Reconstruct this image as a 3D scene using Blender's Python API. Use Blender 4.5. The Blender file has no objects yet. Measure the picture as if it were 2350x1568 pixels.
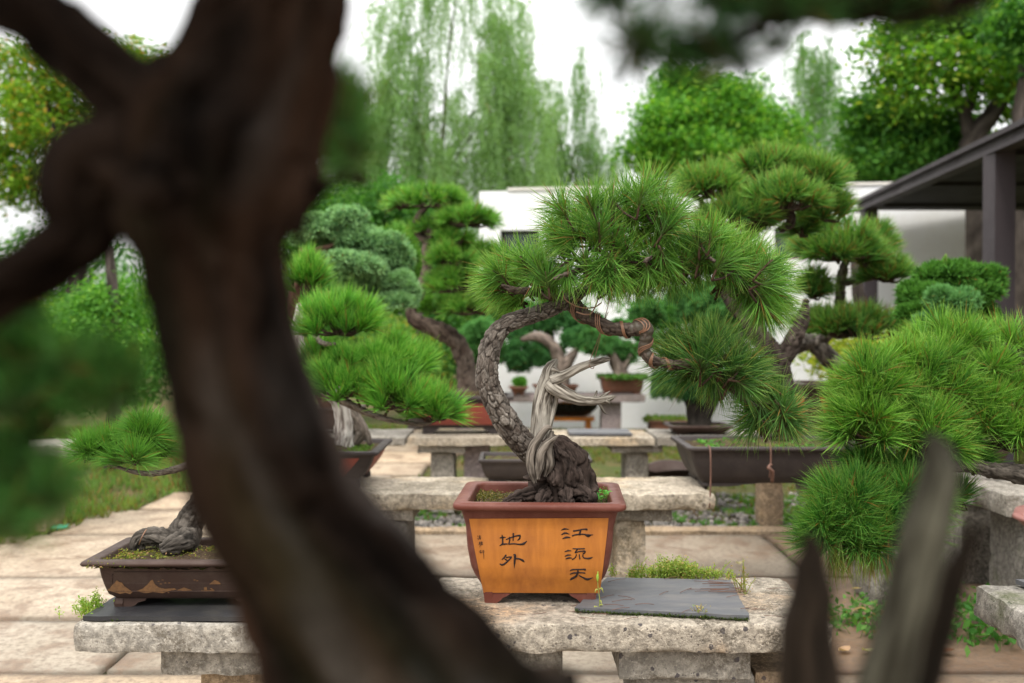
import bpy, math, random
import numpy as np
from mathutils import Vector
random.seed(7); R = np.random.default_rng(11)
SC = bpy.context.scene; COL = SC.collection
F = 2285.0; CAMZ = 0.97; PIT = math.atan(24/F)
# a pixel of the 2350x1568 view, at depth Y, as a point of the place
def P(px, py, Y):
    u = (784-py)/F
    dx, dy, dz = (px-1175)/F, math.cos(PIT)+u*math.sin(PIT), u*math.cos(PIT)-math.sin(PIT)
    s = Y/dy
    return np.array([dx*s, Y, CAMZ+dz*s])
def pxm(n, Y): return n*Y/F
# ------------------------------------------------------------------ noise
def _h(i, j, k, s):
    n = (i*374761393 + j*668265263 + k*1274126177 + s*974634777) & 0xffffffff
    n = ((n ^ (n >> 13))*1103515245) & 0xffffffff
    n = ((n ^ (n >> 15))*2246822519) & 0xffffffff
    return ((n ^ (n >> 16)) & 0xffffff)/float(0xffffff)
def vn(p, sc=1.0, s=0):
    q = np.asarray(p)*sc; i = np.floor(q).astype(np.int64); f = q-i; f = f*f*(3-2*f)
    r = 0
    for a in (0, 1):
        for b in (0, 1):
            for c in (0, 1):
                w = (f[:, 0] if a else 1-f[:, 0])*(f[:, 1] if b else 1-f[:, 1])*(f[:, 2] if c else 1-f[:, 2])
                r = r+w*_h(i[:, 0]+a, i[:, 1]+b, i[:, 2]+c, s)
    return r*2-1
def fbm(p, sc=1.0, o=4, s=0):
    r = 0; a = 1; t = 0
    for k in range(o):
        r = r+a*vn(p, sc*2**k, s+k); t += a; a *= .5
    return r/t
def voro(p, sc=1.0, s=0):
    q = np.asarray(p)*sc; i = np.floor(q).astype(np.int64)
    f1 = np.full(len(q), 9.); f2 = np.full(len(q), 9.); cid = np.zeros(len(q))
    for a in (-1, 0, 1):
        for b in (-1, 0, 1):
            for c in (-1, 0, 1):
                x, y, z = i[:, 0]+a, i[:, 1]+b, i[:, 2]+c
                d = np.sqrt((x+_h(x, y, z, s)-q[:, 0])**2+(y+_h(x, y, z, s+1)-q[:, 1])**2+(z+_h(x, y, z, s+2)-q[:, 2])**2)
                m = d < f1
                f2 = np.where(m, f1, np.minimum(f2, d)); cid = np.where(m, _h(x, y, z, s+3), cid); f1 = np.where(m, d, f1)
    return f1, f2, cid
# ------------------------------------------------------------------ objects
ORG = {}
def thing(name, loc, label=None, cat=None, group=None):
    o = bpy.data.objects.new(name, None); COL.objects.link(o); o.location = tuple(map(float, loc)); o.empty_display_size = .05
    ORG[o.name] = np.array(loc, float)
    if label: tag(o, label, cat, group)
    return o
def tag(o, label=None, cat=None, group=None, kind=None):
    if label: o['label'] = label
    if cat: o['category'] = cat
    if group: o['group'] = group
    if kind: o['kind'] = kind
    return o
class MB:
    def __init__(s): s.V = []; s.Q = []; s.T = []; s.C = []; s.B = []; s.n = 0
    def add(s, V, Q=None, T=None, C=None, B=None):
        V = np.asarray(V, float); n = len(V)
        if Q is not None and len(Q): s.Q.append(np.asarray(Q, np.int64)+s.n)
        if T is not None and len(T): s.T.append(np.asarray(T, np.int64)+s.n)
        s.V.append(V)
        C = (1, 1, 1) if C is None else C
        s.C.append(np.broadcast_to(np.asarray(C, float), (n, 3)))
        s.B.append(V if B is None else np.asarray(B, float)); s.n += n
        return s
    def box(s, x0, x1, y0, y1, z0, z1, C=None):
        V = [(x, y, z) for x in (x0, x1) for y in (y0, y1) for z in (z0, z1)]
        return s.add(V, [(0, 1, 3, 2), (4, 6, 7, 5), (0, 4, 5, 1), (2, 3, 7, 6), (0, 2, 6, 4), (1, 5, 7, 3)], C=C)
    def prism(s, pts, a, b, f=None, C=None):
        # outline in the xz plane swept from y=a to y=b; f maps points
        n = len(pts)
        V = [(x, a, z) for x, z in pts]+[(x, b, z) for x, z in pts]
        V = np.array(V, float)
        if f: V = f(V)
        s.ng = getattr(s, 'ng', [])
        s.ng.append([i+s.n for i in range(n)][::-1]); s.ng.append([i+n+s.n for i in range(n)])
        return s.add(V, [(i, (i+1) % n, (i+1) % n+n, i+n) for i in range(n)], C=C)
    def build(s, name, mat, parent=None, smooth=True, loc=None):
        V = np.concatenate(s.V); C = np.concatenate(s.C); B = np.concatenate(s.B)
        if parent is not None: org = ORG[parent.name]; 
        else: org = np.array(loc if loc is not None else (0, 0, 0), float)
        me = bpy.data.meshes.new(name)
        Q = np.concatenate(s.Q) if s.Q else np.zeros((0, 4), int); T = np.concatenate(s.T) if s.T else np.zeros((0, 3), int)
        ng = getattr(s, 'ng', [])
        idx = np.concatenate([Q.ravel(), T.ravel()]+[np.array(g) for g in ng]).astype(np.int32)
        tot = np.concatenate([np.full(len(Q), 4), np.full(len(T), 3), np.array([len(g) for g in ng], int)]).astype(np.int32)
        st = np.concatenate([[0], np.cumsum(tot)[:-1]]).astype(np.int32)
        me.vertices.add(len(V)); me.vertices.foreach_set('co', (V-org).astype(np.float32).ravel())
        me.loops.add(len(idx)); me.loops.foreach_set('vertex_index', idx)
        me.polygons.add(len(tot)); me.polygons.foreach_set('loop_start', st); me.polygons.foreach_set('loop_total', tot)
        me.polygons.foreach_set('use_smooth', np.full(len(tot), bool(smooth)))
        me.update(calc_edges=True); me.validate()
        a = me.attributes.new('col', 'FLOAT_COLOR', 'POINT')
        a.data.foreach_set('color', np.hstack([C, np.ones((len(C), 1))]).astype(np.float32).ravel())
        b = me.attributes.new('bco', 'FLOAT_VECTOR', 'POINT')
        b.data.foreach_set('vector', B.astype(np.float32).ravel())
        o = bpy.data.objects.new(name, me); COL.objects.link(o)
        me.materials.append(mat)
        if parent is not None: o.parent = parent
        else: o.location = tuple(map(float, org))
        ORG[o.name] = org
        return o
# ------------------------------------------------------------------ shapes
def smooth_path(pts, rad, step):
    pts = np.array(pts, float); rad = np.array(rad, float); n = len(pts)
    if n == 2: pts = np.array([pts[0], pts.mean(0), pts[1]]); rad = np.array([rad[0], rad.mean(), rad[1]]); n = 3
    e = np.vstack([2*pts[0]-pts[1], pts, 2*pts[-1]-pts[-2]]); r = np.concatenate([[rad[0]], rad, [rad[-1]]])
    out = []; ro = []
    for i in range(n-1):
        L = np.linalg.norm(pts[i+1]-pts[i]); k = max(2, int(L/step))
        t = (np.arange(k)/k)[:, None]
        a, b, c, d = e[i:i+4]
        out.append(.5*(2*b+(c-a)*t+(2*a-5*b+4*c-d)*t*t+(3*b-a-3*c+d)*t**3))
        tt = t[:, 0]; tt = tt*tt*(3-2*tt); ro.append(r[i+1]*(1-tt)+r[i+2]*tt)
    out.append(pts[-1:]); ro.append(rad[-1:])
    return np.vstack(out), np.concatenate(ro)
def frames(p):
    t = np.gradient(p, axis=0); t /= np.linalg.norm(t, axis=1)[:, None]+1e-12
    n = np.cross(t[0], (0.1, 1, 0.05)); n /= np.linalg.norm(n); N = [n]
    for i in range(1, len(p)):
        n = N[-1]-t[i]*np.dot(N[-1], t[i]); n /= np.linalg.norm(n)+1e-12; N.append(n)
    N = np.array(N); return t, N, np.cross(t, N)
def tube(mb, pts, rad, step=.01, ring=16, disp=None, C=None, sq=None, cap=True):
    p, r = smooth_path(pts, rad, step); t, N, B = frames(p); n = len(p)
    s = np.concatenate([[0], np.cumsum(np.linalg.norm(np.diff(p, axis=0), axis=1))])
    a = np.arange(ring)/ring*2*math.pi
    ca, sa = np.cos(a), np.sin(a)
    rm = np.mean(r)
    bc = np.stack([np.broadcast_to(ca*rm, (n, ring)), np.broadcast_to(sa*rm, (n, ring)), np.broadcast_to(s[:, None], (n, ring))], -1).reshape(-1, 3)
    rr = np.repeat(r, ring)
    if disp is not None: d, cc = disp(bc, rr)
    else: d = np.zeros(n*ring); cc = None
    rr = rr+d
    nv = (N[:, None, :]*ca[None, :, None]+B[:, None, :]*sa[None, :, None]).reshape(-1, 3)
    V = np.repeat(p, ring, 0)+nv*rr[:, None]
    i = np.arange(n-1)[:, None]*ring; j = np.arange(ring)[None, :]; j2 = (j+1) % ring
    Q = np.stack([i+j, i+j2, i+ring+j2, i+ring+j], -1).reshape(-1, 4)
    if C is not None: cc = C
    if cc is None: cc = (1, 1, 1)
    cc = np.broadcast_to(np.asarray(cc, float), (len(V), 3))
    T = []
    if cap:
        V = np.vstack([V, p[0]-t[0]*r[0]*.3, p[-1]+t[-1]*r[-1]*.3]); cc = np.vstack([cc, cc[0], cc[-1]]); bc = np.vstack([bc, bc[0], bc[-1]])
        k = n*ring
        T = [(k, (q+1) % ring, q) for q in range(ring)]+[(k+1, (n-1)*ring+q, (n-1)*ring+(q+1) % ring) for q in range(ring)]
    mb.add(V, Q, T, C=cc, B=bc)
    return p, r, t, N, B
def bark_disp(amp, sc, stretch=.55, seed=0, lump=.12, dark=(.045, .03, .022), plate=(.16, .125, .10), plate2=(.30, .26, .22)):
    def f(bc, rr):
        q = bc*np.array([1, 1, stretch])
        q = q+np.stack([fbm(bc, sc*.8, 2, seed+3), fbm(bc, sc*.8, 2, seed+5), fbm(bc, sc*.8, 2, seed+7)], -1)*(.35/sc)
        f1, f2, c = voro(q, sc, seed)
        e = np.clip((f2-f1)/.17, 0, 1); e = e*e*(3-2*e)
        g1, g2, c2 = voro(q*np.array([1, 1, .8]), sc*2.1, seed+9); e2 = np.clip((g2-g1)/.2, 0, 1)
        d = amp*(e*(.35+1.0*c)+.45*e2*(.4+c2)-.8)+rr*lump*fbm(bc, .45*sc, 3, seed+20)+amp*.25*fbm(bc*np.array([1, 1, .3]), sc*5, 2, seed+30)
        w = (c*.6+.4*c2)[:, None]
        pc = np.array(plate)*(1-w)+np.array(plate2)*w
        k = np.clip(e*.55+e2*.45, 0, 1)[:, None]
        return d, np.array(dark)*(1-k)+pc*k
    return f
def grain_disp(amp, seed=0, c0=(.20, .175, .14), c1=(.50, .46, .40)):
    def f(bc, rr):
        q = bc*np.array([1, 1, .09])+fbm(bc, 12, 2, seed+2)[:, None]*.006
        g = fbm(q, 330, 3, seed)
        l = fbm(q, 95, 2, seed+4)
        k = np.clip(.55+1.5*g+.5*l, 0, 1)[:, None]
        return amp*(g*1.0+l*.8)+rr*.09*fbm(bc, 34, 3, seed+9), np.array(c0)*(1-k)+np.array(c1)*k
    return f
def rough_box(mb, x0, x1, y0, y1, z0, z1, res=.02, amp=.004, chip=.012, seed=0):
    xs = [np.linspace(a, b, max(2, int(round((b-a)/res))+1)) for a, b in ((x0, x1), (y0, y1), (z0, z1))]
    c = np.array([(x0+x1)/2, (y0+y1)/2, (z0+z1)/2]); h = np.array([(x1-x0)/2, (y1-y0)/2, (z1-z0)/2])
    for ax in range(3):
        o = [k for k in range(3) if k != ax]; A, B = np.meshgrid(xs[o[0]], xs[o[1]], indexing='ij')
        for sgn in (0, 1):
            V = np.zeros(A.shape+(3,)); V[..., o[0]] = A; V[..., o[1]] = B; V[..., ax] = xs[ax][-1] if sgn else xs[ax][0]
            V = V.reshape(-1, 3)
            na, nb = A.shape; i = np.arange(na-1)[:, None]*nb; j = np.arange(nb-1)[None, :]
            Q = np.stack([i+j, i+nb+j, i+nb+j+1, i+j+1], -1).reshape(-1, 4)
            if bool(sgn) == (ax == 1): Q = Q[:, ::-1]
            # distance to the nearest arris drives chipping
            d = np.sort(h-np.abs(V-c), axis=1)[:, 1]
            e = np.exp(-d/(chip*1.1+1e-6))
            k = e*chip*(.45+.9*np.clip(vn(V, 28, seed)+.3, 0, 1)+.4*vn(V, 9, seed+4))
            inw = (c-V); inw = np.clip(inw/h, -1, 1); inw = np.where(np.abs(inw) > .999-.0, inw, inw*np.exp(-np.abs(h-np.abs(V-c))/(chip+1e-6)))
            n3 = np.stack([fbm(V, 22, 3, seed+1), fbm(V, 22, 3, seed+2), fbm(V, 22, 3, seed+3)], -1)
            mb.add(V+inw*k[:, None]*.6+n3*amp, Q)
    return mb
def rrect(hw, hd, r, k=6):
    a = []
    for cx, cy, s in ((hw-r, hd-r, 0), (-hw+r, hd-r, 1), (-hw+r, -hd+r, 2), (hw-r, -hd+r, 3)):
        for i in range(k+1):
            t = (s+i/k)*math.pi/2; a.append((cx+r*math.cos(t), cy+r*math.sin(t)))
    return np.array(a)
def loft(mb, W, D, prof, r0=.02, C=None, f=None, close=(False, False)):
    # prof: (inset, z, corner radius factor)
    rings = []
    for ins, z in prof:
        p = rrect(W/2-ins, D/2-ins, max(.002, min(r0, W/2-ins-.001, D/2-ins-.001)))
        rings.append(np.hstack([p, np.full((len(p), 1), z)]))
    m = len(rings[0]); V = np.vstack(rings); n = len(rings)
    i = np.arange(n-1)[:, None]*m; j = np.arange(m)[None, :]; j2 = (j+1) % m
    Q = np.stack([i+j, i+j2, i+m+j2, i+m+j], -1).reshape(-1, 4)
    if f: V = f(V)
    base = mb.n; mb.add(V, Q, C=C)
    mb.ng = getattr(mb, 'ng', [])
    if close[0]: mb.ng.append([base+q for q in range(m)][::-1])
    if close[1]: mb.ng.append([base+(n-1)*m+q for q in range(m)])
    return mb
def xf(cx, cy, cz, yaw=0):
    c, s = math.cos(yaw), math.sin(yaw); M = np.array([[c, -s, 0], [s, c, 0], [0, 0, 1]])
    return lambda V: np.asarray(V) @ M.T+np.array([cx, cy, cz])
def unit(v): v = np.asarray(v, float); return v/(np.linalg.norm(v, axis=-1, keepdims=True)+1e-12)
# needles: tufts of narrow tapering blades, each a bent strip
def needles(mb, pos, dr, L, n, spread=1.3, width=.0011, droop=.15, pal=((.05, .17, .025), (.10, .27, .045)), tip=(.36, .48, .12), base=(.10, .09, .04), old=.03, stem=.02, pw=.62, seed=None):
    pos = np.asarray(pos, float); dr = unit(dr); K = len(pos)
    L = np.broadcast_to(np.asarray(L, float), (K,)); n = np.broadcast_to(np.asarray(n, int), (K,))
    id = np.repeat(np.arange(K), n); N = len(id)
    d = dr[id]; a = unit(np.cross(d, R.normal(size=(N, 3))))
    th = spread*R.random(N)**pw
    v = d*np.cos(th)[:, None]+a*np.sin(th)[:, None]
    ln = L[id]*(.72+.4*R.random(N))*(1-.12*th/spread)
    b0 = pos[id]-d*(R.random(N)*stem)[:, None]+a*.0015
    v1 = unit(v+d*.0); bend = R.normal(size=(N, 3))*.05; bend[:, 2] -= droop*(.5+R.random(N))*np.abs(v[:, :2]).sum(1)
    m = b0+v1*(ln*.52)[:, None]+bend*(ln*.18)[:, None]; e = b0+v1*ln[:, None]+bend*(ln*.75)[:, None]
    w = unit(np.cross(v1, R.normal(size=(N, 3))))*(width*(.75+.5*R.random(N)))[:, None]*.5
    V = np.stack([b0-w*.8, b0+w*.8, m+w, m-w, e], 1).reshape(-1, 3)
    o = np.arange(N)*5
    Q = np.stack([o, o+1, o+2, o+3], 1); T = np.stack([o+3, o+2, o+4], 1)
    tv = R.random(K)[id]*.65+R.random(N)*.35
    c = np.array(pal[0])*(1-tv)[:, None]+np.array(pal[1])*tv[:, None]
    om = R.random(N) < old; c[om] = np.array((.24, .13, .04))*(.6+.6*R.random(om.sum()))[:, None]
    tm = R.random(N)[:, None]*.8+.1
    ct = c*(1-tm)+np.array(tip)*tm; ct[om] = c[om]
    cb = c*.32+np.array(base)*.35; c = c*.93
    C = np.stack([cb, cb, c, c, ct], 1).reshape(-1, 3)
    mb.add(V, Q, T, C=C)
# small flat leaves
def leaves(mb, pos, size, pal, up=.4, asp=.5, fold=True, nrm=None):
    pos = np.asarray(pos, float); N = len(pos)
    nn = R.normal(size=(N, 3)); nn[:, 2] = np.abs(nn[:, 2])*(1+up*2); 
    if nrm is not None: nn = nn*.6+nrm
    nn = unit(nn); t = unit(np.cross(nn, R.normal(size=(N, 3)))); b = np.cross(nn, t)
    s = (size*(.6+.8*R.random(N)))[:, None]
    V = np.stack([pos, pos+t*s*.5+b*s*asp*.5, pos+t*s-nn*s*.12, pos+t*s*.5-b*s*asp*.5], 1).reshape(-1, 3)
    o = np.arange(N)*4
    k = R.random(N)[:, None]; pal = np.array(pal)
    c = pal[0]*(1-k)+pal[1]*k
    if len(pal) > 2:
        m = R.random(N) < .12; c[m] = pal[2]
    mb.add(V, np.stack([o, o+1, o+2, o+3], 1), C=np.repeat(c, 4, 0))
# ------------------------------------------------------------------ materials
class NT:
    def __init__(s, name):
        s.m = bpy.data.materials.new(name); s.m.use_nodes = True; s.t = s.m.node_tree; s.n = s.t.nodes; s.l = s.t.links
        s.bs = s.n['Principled BSDF']; s.out = s.n['Material Output']
    def new(s, ty, **k):
        n = s.n.new(ty)
        for a, b in k.items():
            if hasattr(n, a) and not a[0].isupper(): setattr(n, a, b)
        return n
    def put(s, a, b):
        if isinstance(a, bpy.types.NodeSocket): s.l.new(a, b)
        elif isinstance(a, tuple) and len(a) == 3 and b.type == 'RGBA': b.default_value = (*a, 1)
        else: b.default_value = a
    def co(s, kind='Object', scale=None):
        if kind in ('Object', 'Generated'):
            v = s.new('ShaderNodeTexCoord').outputs[kind]
        else:
            v = s.new('ShaderNodeAttribute', attribute_name=kind).outputs['Vector']
        if scale:
            mp = s.new('ShaderNodeMapping'); s.l.new(v, mp.inputs[0]); mp.inputs['Scale'].default_value = scale; v = mp.outputs[0]
        return v
    def noise(s, co, sc, det=5, rough=.6, dist=0):
        n = s.new('ShaderNodeTexNoise'); s.l.new(co, n.inputs['Vector']); n.inputs['Scale'].default_value = sc; n.inputs['Detail'].default_value = det
        n.inputs['Roughness'].default_value = rough; n.inputs['Distortion'].default_value = dist; return n.outputs['Fac']
    def vor(s, co, sc, feat='F1', out='Distance'):
        n = s.new('ShaderNodeTexVoronoi', feature=feat); s.l.new(co, n.inputs['Vector']); n.inputs['Scale'].default_value = sc; return n.outputs[out]
    def ramp(s, f, stops, const=False):
        n = s.new('ShaderNodeValToRGB'); s.l.new(f, n.inputs[0]); r = n.color_ramp
        if const: r.interpolation = 'CONSTANT'
        while len(r.elements) < len(stops): r.elements.new(.5)
        for e, (p, c) in zip(r.elements, stops):
            e.position = p; e.color = (*(c if isinstance(c, tuple) else (c, c, c)), 1)
        return n.outputs[0]
    def mix(s, f, a, b, mode='MIX'):
        n = s.new('ShaderNodeMix', data_type='RGBA', blend_type=mode)
        s.put(f, n.inputs[0]); s.put(a, n.inputs[6]); s.put(b, n.inputs[7]); return n.outputs[2]
    def math(s, op, a, b=0.0):
        n = s.new('ShaderNodeMath', operation=op); s.put(a, n.inputs[0]); s.put(b, n.inputs[1]); return n.outputs[0]
    def bump(s, h, dist=.002, st=1.0, prev=None):
        n = s.new('ShaderNodeBump'); s.l.new(h, n.inputs['Height']); n.inputs['Distance'].default_value = dist; n.inputs['Strength'].default_value = st
        if prev: s.l.new(prev, n.inputs['Normal'])
        return n.outputs[0]
    def done(s, col, rough=.8, bump=None, spec=.3):
        s.put(col, s.bs.inputs['Base Color']); s.put(rough, s.bs.inputs['Roughness']); s.bs.inputs['Specular IOR Level'].default_value = spec
        if bump: s.l.new(bump, s.bs.inputs['Normal'])
        return s.m
def leaf_mat(name, trans=.35, rough=.45, spec=.35, mul=(1.0, 1.0, 1.0)):
    k = NT(name); a = k.new('ShaderNodeAttribute', attribute_name='col').outputs['Color']
    c = k.mix(1.0, a, mul, 'MULTIPLY')
    k.done(c, rough, None, spec)
    tr = k.new('ShaderNodeBsdfTranslucent'); k.put(k.mix(1.0, c, (1.3, 1.35, .6), 'MULTIPLY'), tr.inputs[0])
    mx = k.new('ShaderNodeMixShader'); mx.inputs[0].default_value = trans
    k.l.new(k.bs.outputs[0], mx.inputs[1]); k.l.new(tr.outputs[0], mx.inputs[2]); k.l.new(mx.outputs[0], k.out.inputs[0])
    return k.m
def attr_mat(name, rough=.85, bscale=300, bd=.0008, var=.5, spec=.25, stretch=(1, 1, .4)):
    k = NT(name); a = k.new('ShaderNodeAttribute', attribute_name='col').outputs['Color']; co = k.co('bco', stretch)
    n = k.noise(co, bscale, 6, .65); n2 = k.noise(co, bscale*.12, 4)
    f = k.ramp(n, [(.25, 1-var), (.75, 1+var*.6)]); c = k.mix(1.0, a, f, 'MULTIPLY')
    f2 = k.ramp(n2, [(.3, .65), (.7, 1.25)]); c = k.mix(1.0, c, f2, 'MULTIPLY')
    return k.done(c, rough, k.bump(n, bd, 1.0), spec)
def stone_mat(name, a, b, dark, lichen, spk=120, spt=.16, big=45, warm=None, brough=.0022, mossy=0.0, off=0.0):
    k = NT(name); co = k.co('Object'); mp = k.new('ShaderNodeMapping'); k.l.new(co, mp.inputs[0]); mp.inputs['Location'].default_value = (off, off*2, off*.7); co = mp.outputs[0]
    n1 = k.noise(co, 6, 6, .65); n2 = k.noise(co, 60, 6, .7); n3 = k.noise(co, 18, 5, .7, .4)
    c = k.mix(k.ramp(n1, [(.35, 0.), (.65, 1.)]), a, b)
    if warm: c = k.mix(k.ramp(k.noise(co, 3.1, 4, .6), [(.48, 0.), (.62, 1.)]), c, warm)
    c = k.mix(k.ramp(n2, [(.40, .85), (.60, 0.)]), c, tuple(x*.38 for x in a))
    # dark angular inclusions, two sizes
    v = k.vor(co, big); v2 = k.vor(co, spk)
    cr = k.vor(co, big, out='Color'); sep = k.new('ShaderNodeSeparateColor'); k.l.new(cr, sep.inputs[0])
    th = k.math('MULTIPLY', sep.outputs[0], .22); sel = k.math('GREATER_THAN', sep.outputs[1], .55)
    nd = k.math('MULTIPLY', k.noise(co, 130, 4), .42)
    inc = k.math('MULTIPLY', k.math('LESS_THAN', k.math('ADD', v, nd), k.math('ADD', th, .24)), sel)
    c = k.mix(inc, c, dark)
    sp = k.math('LESS_THAN', v2, spt); c = k.mix(k.math('MULTIPLY', sp, .8), c, tuple(x*1.2 for x in dark))
    li = k.ramp(k.math('MULTIPLY', n3, k.ramp(k.noise(co, 2.6, 3), [(.3, .55), (.7, 1.3)])), [(.44, 0.), (.56, .85)])
    c = k.mix(k.math('MULTIPLY', li, k.ramp(k.noise(co, 180, 4, .8), [(.42, 0.), (.55, 1.)])), c, lichen)
    if mossy: c = k.mix(k.ramp(k.noise(co, 4.4, 5, .7), [(.55, 0.), (.68, mossy)]), c, (.07, .085, .02))
    c = k.mix(k.ramp(k.noise(co, 330, 3, .8), [(.34, .75), (.46, 0.)]), c, tuple(x*.28 for x in a))
    c = k.mix(k.ramp(k.noise(co, 120, 3, .8), [(.60, 0.), (.70, .6)]), c, tuple(min(1, x*1.35) for x in a))
    h = k.math('ADD', k.math('MULTIPLY', n2, 1.0), k.math('MULTIPLY', k.noise(co, 240, 4, .7), .6))
    h = k.math('ADD', h, k.math('MULTIPLY', k.ramp(v2, [(.0, 0.), (.35, 1.)]), .5))
    return k.done(c, .9, k.bump(h, brough, 1.0), .2)
def flat_mat(name, a, b=None, sc=8, rough=.6, bd=.0006, bs=120, spec=.4, stretch=None, dust=None, ds=3.0):
    k = NT(name); co = k.co('Object', stretch); b = b or tuple(x*.75 for x in a)
    n = k.noise(co, sc, 6, .6); c = k.mix(k.ramp(n, [(.3, 0.), (.7, 1.)]), a, b)
    if dust:
        c = k.mix(k.ramp(k.noise(co, ds*4, 7, .75), [(.46, 0.), (.72, .6)]), c, dust)
    rg = k.ramp(k.noise(co, sc*2, 4), [(.3, max(0, rough-.12)), (.7, min(1, rough+.12))])
    return k.done(c, rg, k.bump(k.noise(co, bs, 4), bd, 1.0), spec)
M = {}
M['needle'] = leaf_mat('pine needles', .22, .55, .16, (.98, 1.04, .80))
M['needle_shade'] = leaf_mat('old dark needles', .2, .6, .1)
M['juniper'] = leaf_mat('juniper foliage', .15, .7, .1, (.95, 1.0, .78))
M['leaf'] = leaf_mat('tree leaves', .40, .6, .15, (.92, 1.0, .9))
M['grass'] = leaf_mat('grass blades', .35, .6, .2)
M['bark'] = attr_mat('pine bark', .85, 420, .0012, .5, .1)
M['bark_dark'] = attr_mat('near dark bark', .95, 420, .0012, .45, .04)
M['barkfar'] = attr_mat('bark far', .9, 160, .002, .5, .08)
M['dead'] = attr_mat('weathered deadwood', .85, 900, .0010, .5, .1, stretch=(1, 1, .06))
M['stone'] = stone_mat('pitted tuff stone', (.52, .45, .36), (.42, .37, .30), (.085, .075, .075), (.075, .06, .042), warm=(.53, .36, .22), brough=.004)
M['stone_light'] = stone_mat('pale tuff stone', (.46, .42, .36), (.36, .33, .28), (.09, .08, .085), (.12, .10, .075), off=3.3, spt=.13)
M['stone_far'] = stone_mat('worn bench stone', (.58, .50, .39), (.42, .36, .28), (.15, .12, .10), (.10, .08, .045), spk=70, big=30, warm=(.56, .42, .27), off=7.1)
M['stone_dark'] = stone_mat('lichened stone', (.36, .33, .29), (.26, .24, .21), (.05, .05, .05), (.05, .05, .035), off=9.7, mossy=.6)
M['stone_pink'] = stone_mat('mauve stone', (.36, .29, .28), (.30, .25, .25), (.15, .12, .12), (.2, .17, .14), off=1.7)
M['stone_brown'] = stone_mat('tan stone', (.50, .36, .22), (.42, .32, .23), (.14, .11, .1), (.12, .09, .06), off=5.7)
M['slate_dark'] = flat_mat('dark damp slate', (.022, .022, .025), (.04, .04, .042), 5, .45, .0008, 40, .3, dust=(.08, .072, .06), ds=2)
M['slate'] = flat_mat('grey slate', (.075, .078, .086), (.115, .115, .122), 5, .6, .0008, 40, .25, stretch=(1, 3, 1), dust=(.19, .175, .155), ds=2)
M['terracotta'] = flat_mat('red brown glazed clay', (.125, .036, .024), (.10, .030, .020), 9, .5, .0005, 160, .22, dust=(.19, .08, .06))
M['brownclay'] = flat_mat('dark brown clay', (.058, .034, .026), (.045, .027, .022), 9, .55, .0004, 160, .2, dust=(.09, .065, .052))
M['greyclay'] = flat_mat('charcoal brown clay', (.046, .036, .033), (.036, .029, .028), 9, .55, .0004, 160, .2, dust=(.075, .06, .053))
M['redpanel'] = flat_mat('red clay panel', (.27, .055, .035), (.20, .05, .035), 12, .5, .0003, 160, .4)
M['pinkclay'] = flat_mat('pink brown clay', (.30, .13, .11), (.25, .11, .09), 9, .4, .0003, 160, .5)
M['brownpot'] = flat_mat('brick brown clay', (.16, .06, .035), (.11, .05, .03), 9, .6, .0003, 160, .4)
M['orangepanel2'] = flat_mat('orange clay panel', (.50, .15, .035), (.40, .12, .03), 9, .6, .0003, 160, .4)
k = NT('ochre panel'); co = k.co('Object', (1, 1, .045)); n = k.noise(co, 42, 7, .68, .3)
c = k.mix(k.ramp(n, [(.34, 0.), (.68, 1.)]), (.45, .168, .038), (.29, .10, .026))
c = k.mix(k.ramp(k.noise(k.co('Object'), 9, 4), [(.4, 0.), (.75, .5)]), c, (.60, .22, .028))
c = k.mix(k.ramp(k.vor(k.co('Object'), 75), [(.03, .5), (.06, 0.)]), c, (.22, .09, .03))
M['ochre'] = k.done(c, .6, k.bump(k.noise(k.co('Object', (.15, 1, 1)), 700, 3), .0003, .7), .15)
M['ink'] = flat_mat('carved black brown ink', (.016, .011, .011), (.035, .024, .024), 60, .6, .0004, 400, .12)
M['gilt'] = flat_mat('ochre painted scene', (.24, .12, .05), (.13, .075, .04), 150, .6, .0003, 400, .3)
M['wire'] = flat_mat('copper training wire', (.24, .115, .06), (.15, .075, .042), 40, .38, .0002, 300, .6)
M['rust'] = flat_mat('rusty wire', (.15, .07, .045), (.10, .05, .035), 40, .6, .0002, 300, .4)
M['tape'] = flat_mat('dark wound tape', (.07, .056, .038), (.045, .036, .026), 60, .5, .0015, 70, .4)
M['white'] = flat_mat('white painted plaster', (.80, .80, .80), (.75, .755, .765), 1.5, .85, .001, 60, .2, dust=(.66, .65, .62), ds=.5)
M['copingm'] = flat_mat('wall coping', (.72, .69, .64), (.6, .57, .52), 3, .85, .001, 60, .2)
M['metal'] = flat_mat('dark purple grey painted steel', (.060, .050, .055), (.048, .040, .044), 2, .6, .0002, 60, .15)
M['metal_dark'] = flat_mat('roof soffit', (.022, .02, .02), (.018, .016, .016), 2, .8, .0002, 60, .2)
M['glass'] = flat_mat('dark window glass', (.03, .045, .055), (.04, .06, .07), 2, .12, .0001, 6, .6)
M['orange'] = flat_mat('orange glaze', (.75, .25, .02), (.65, .2, .02), 20, .4, .0002, 60, .5)
M['black'] = flat_mat('black glaze', (.015, .013, .013), (.02, .018, .018), 20, .3, .0002, 60, .5)

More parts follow.
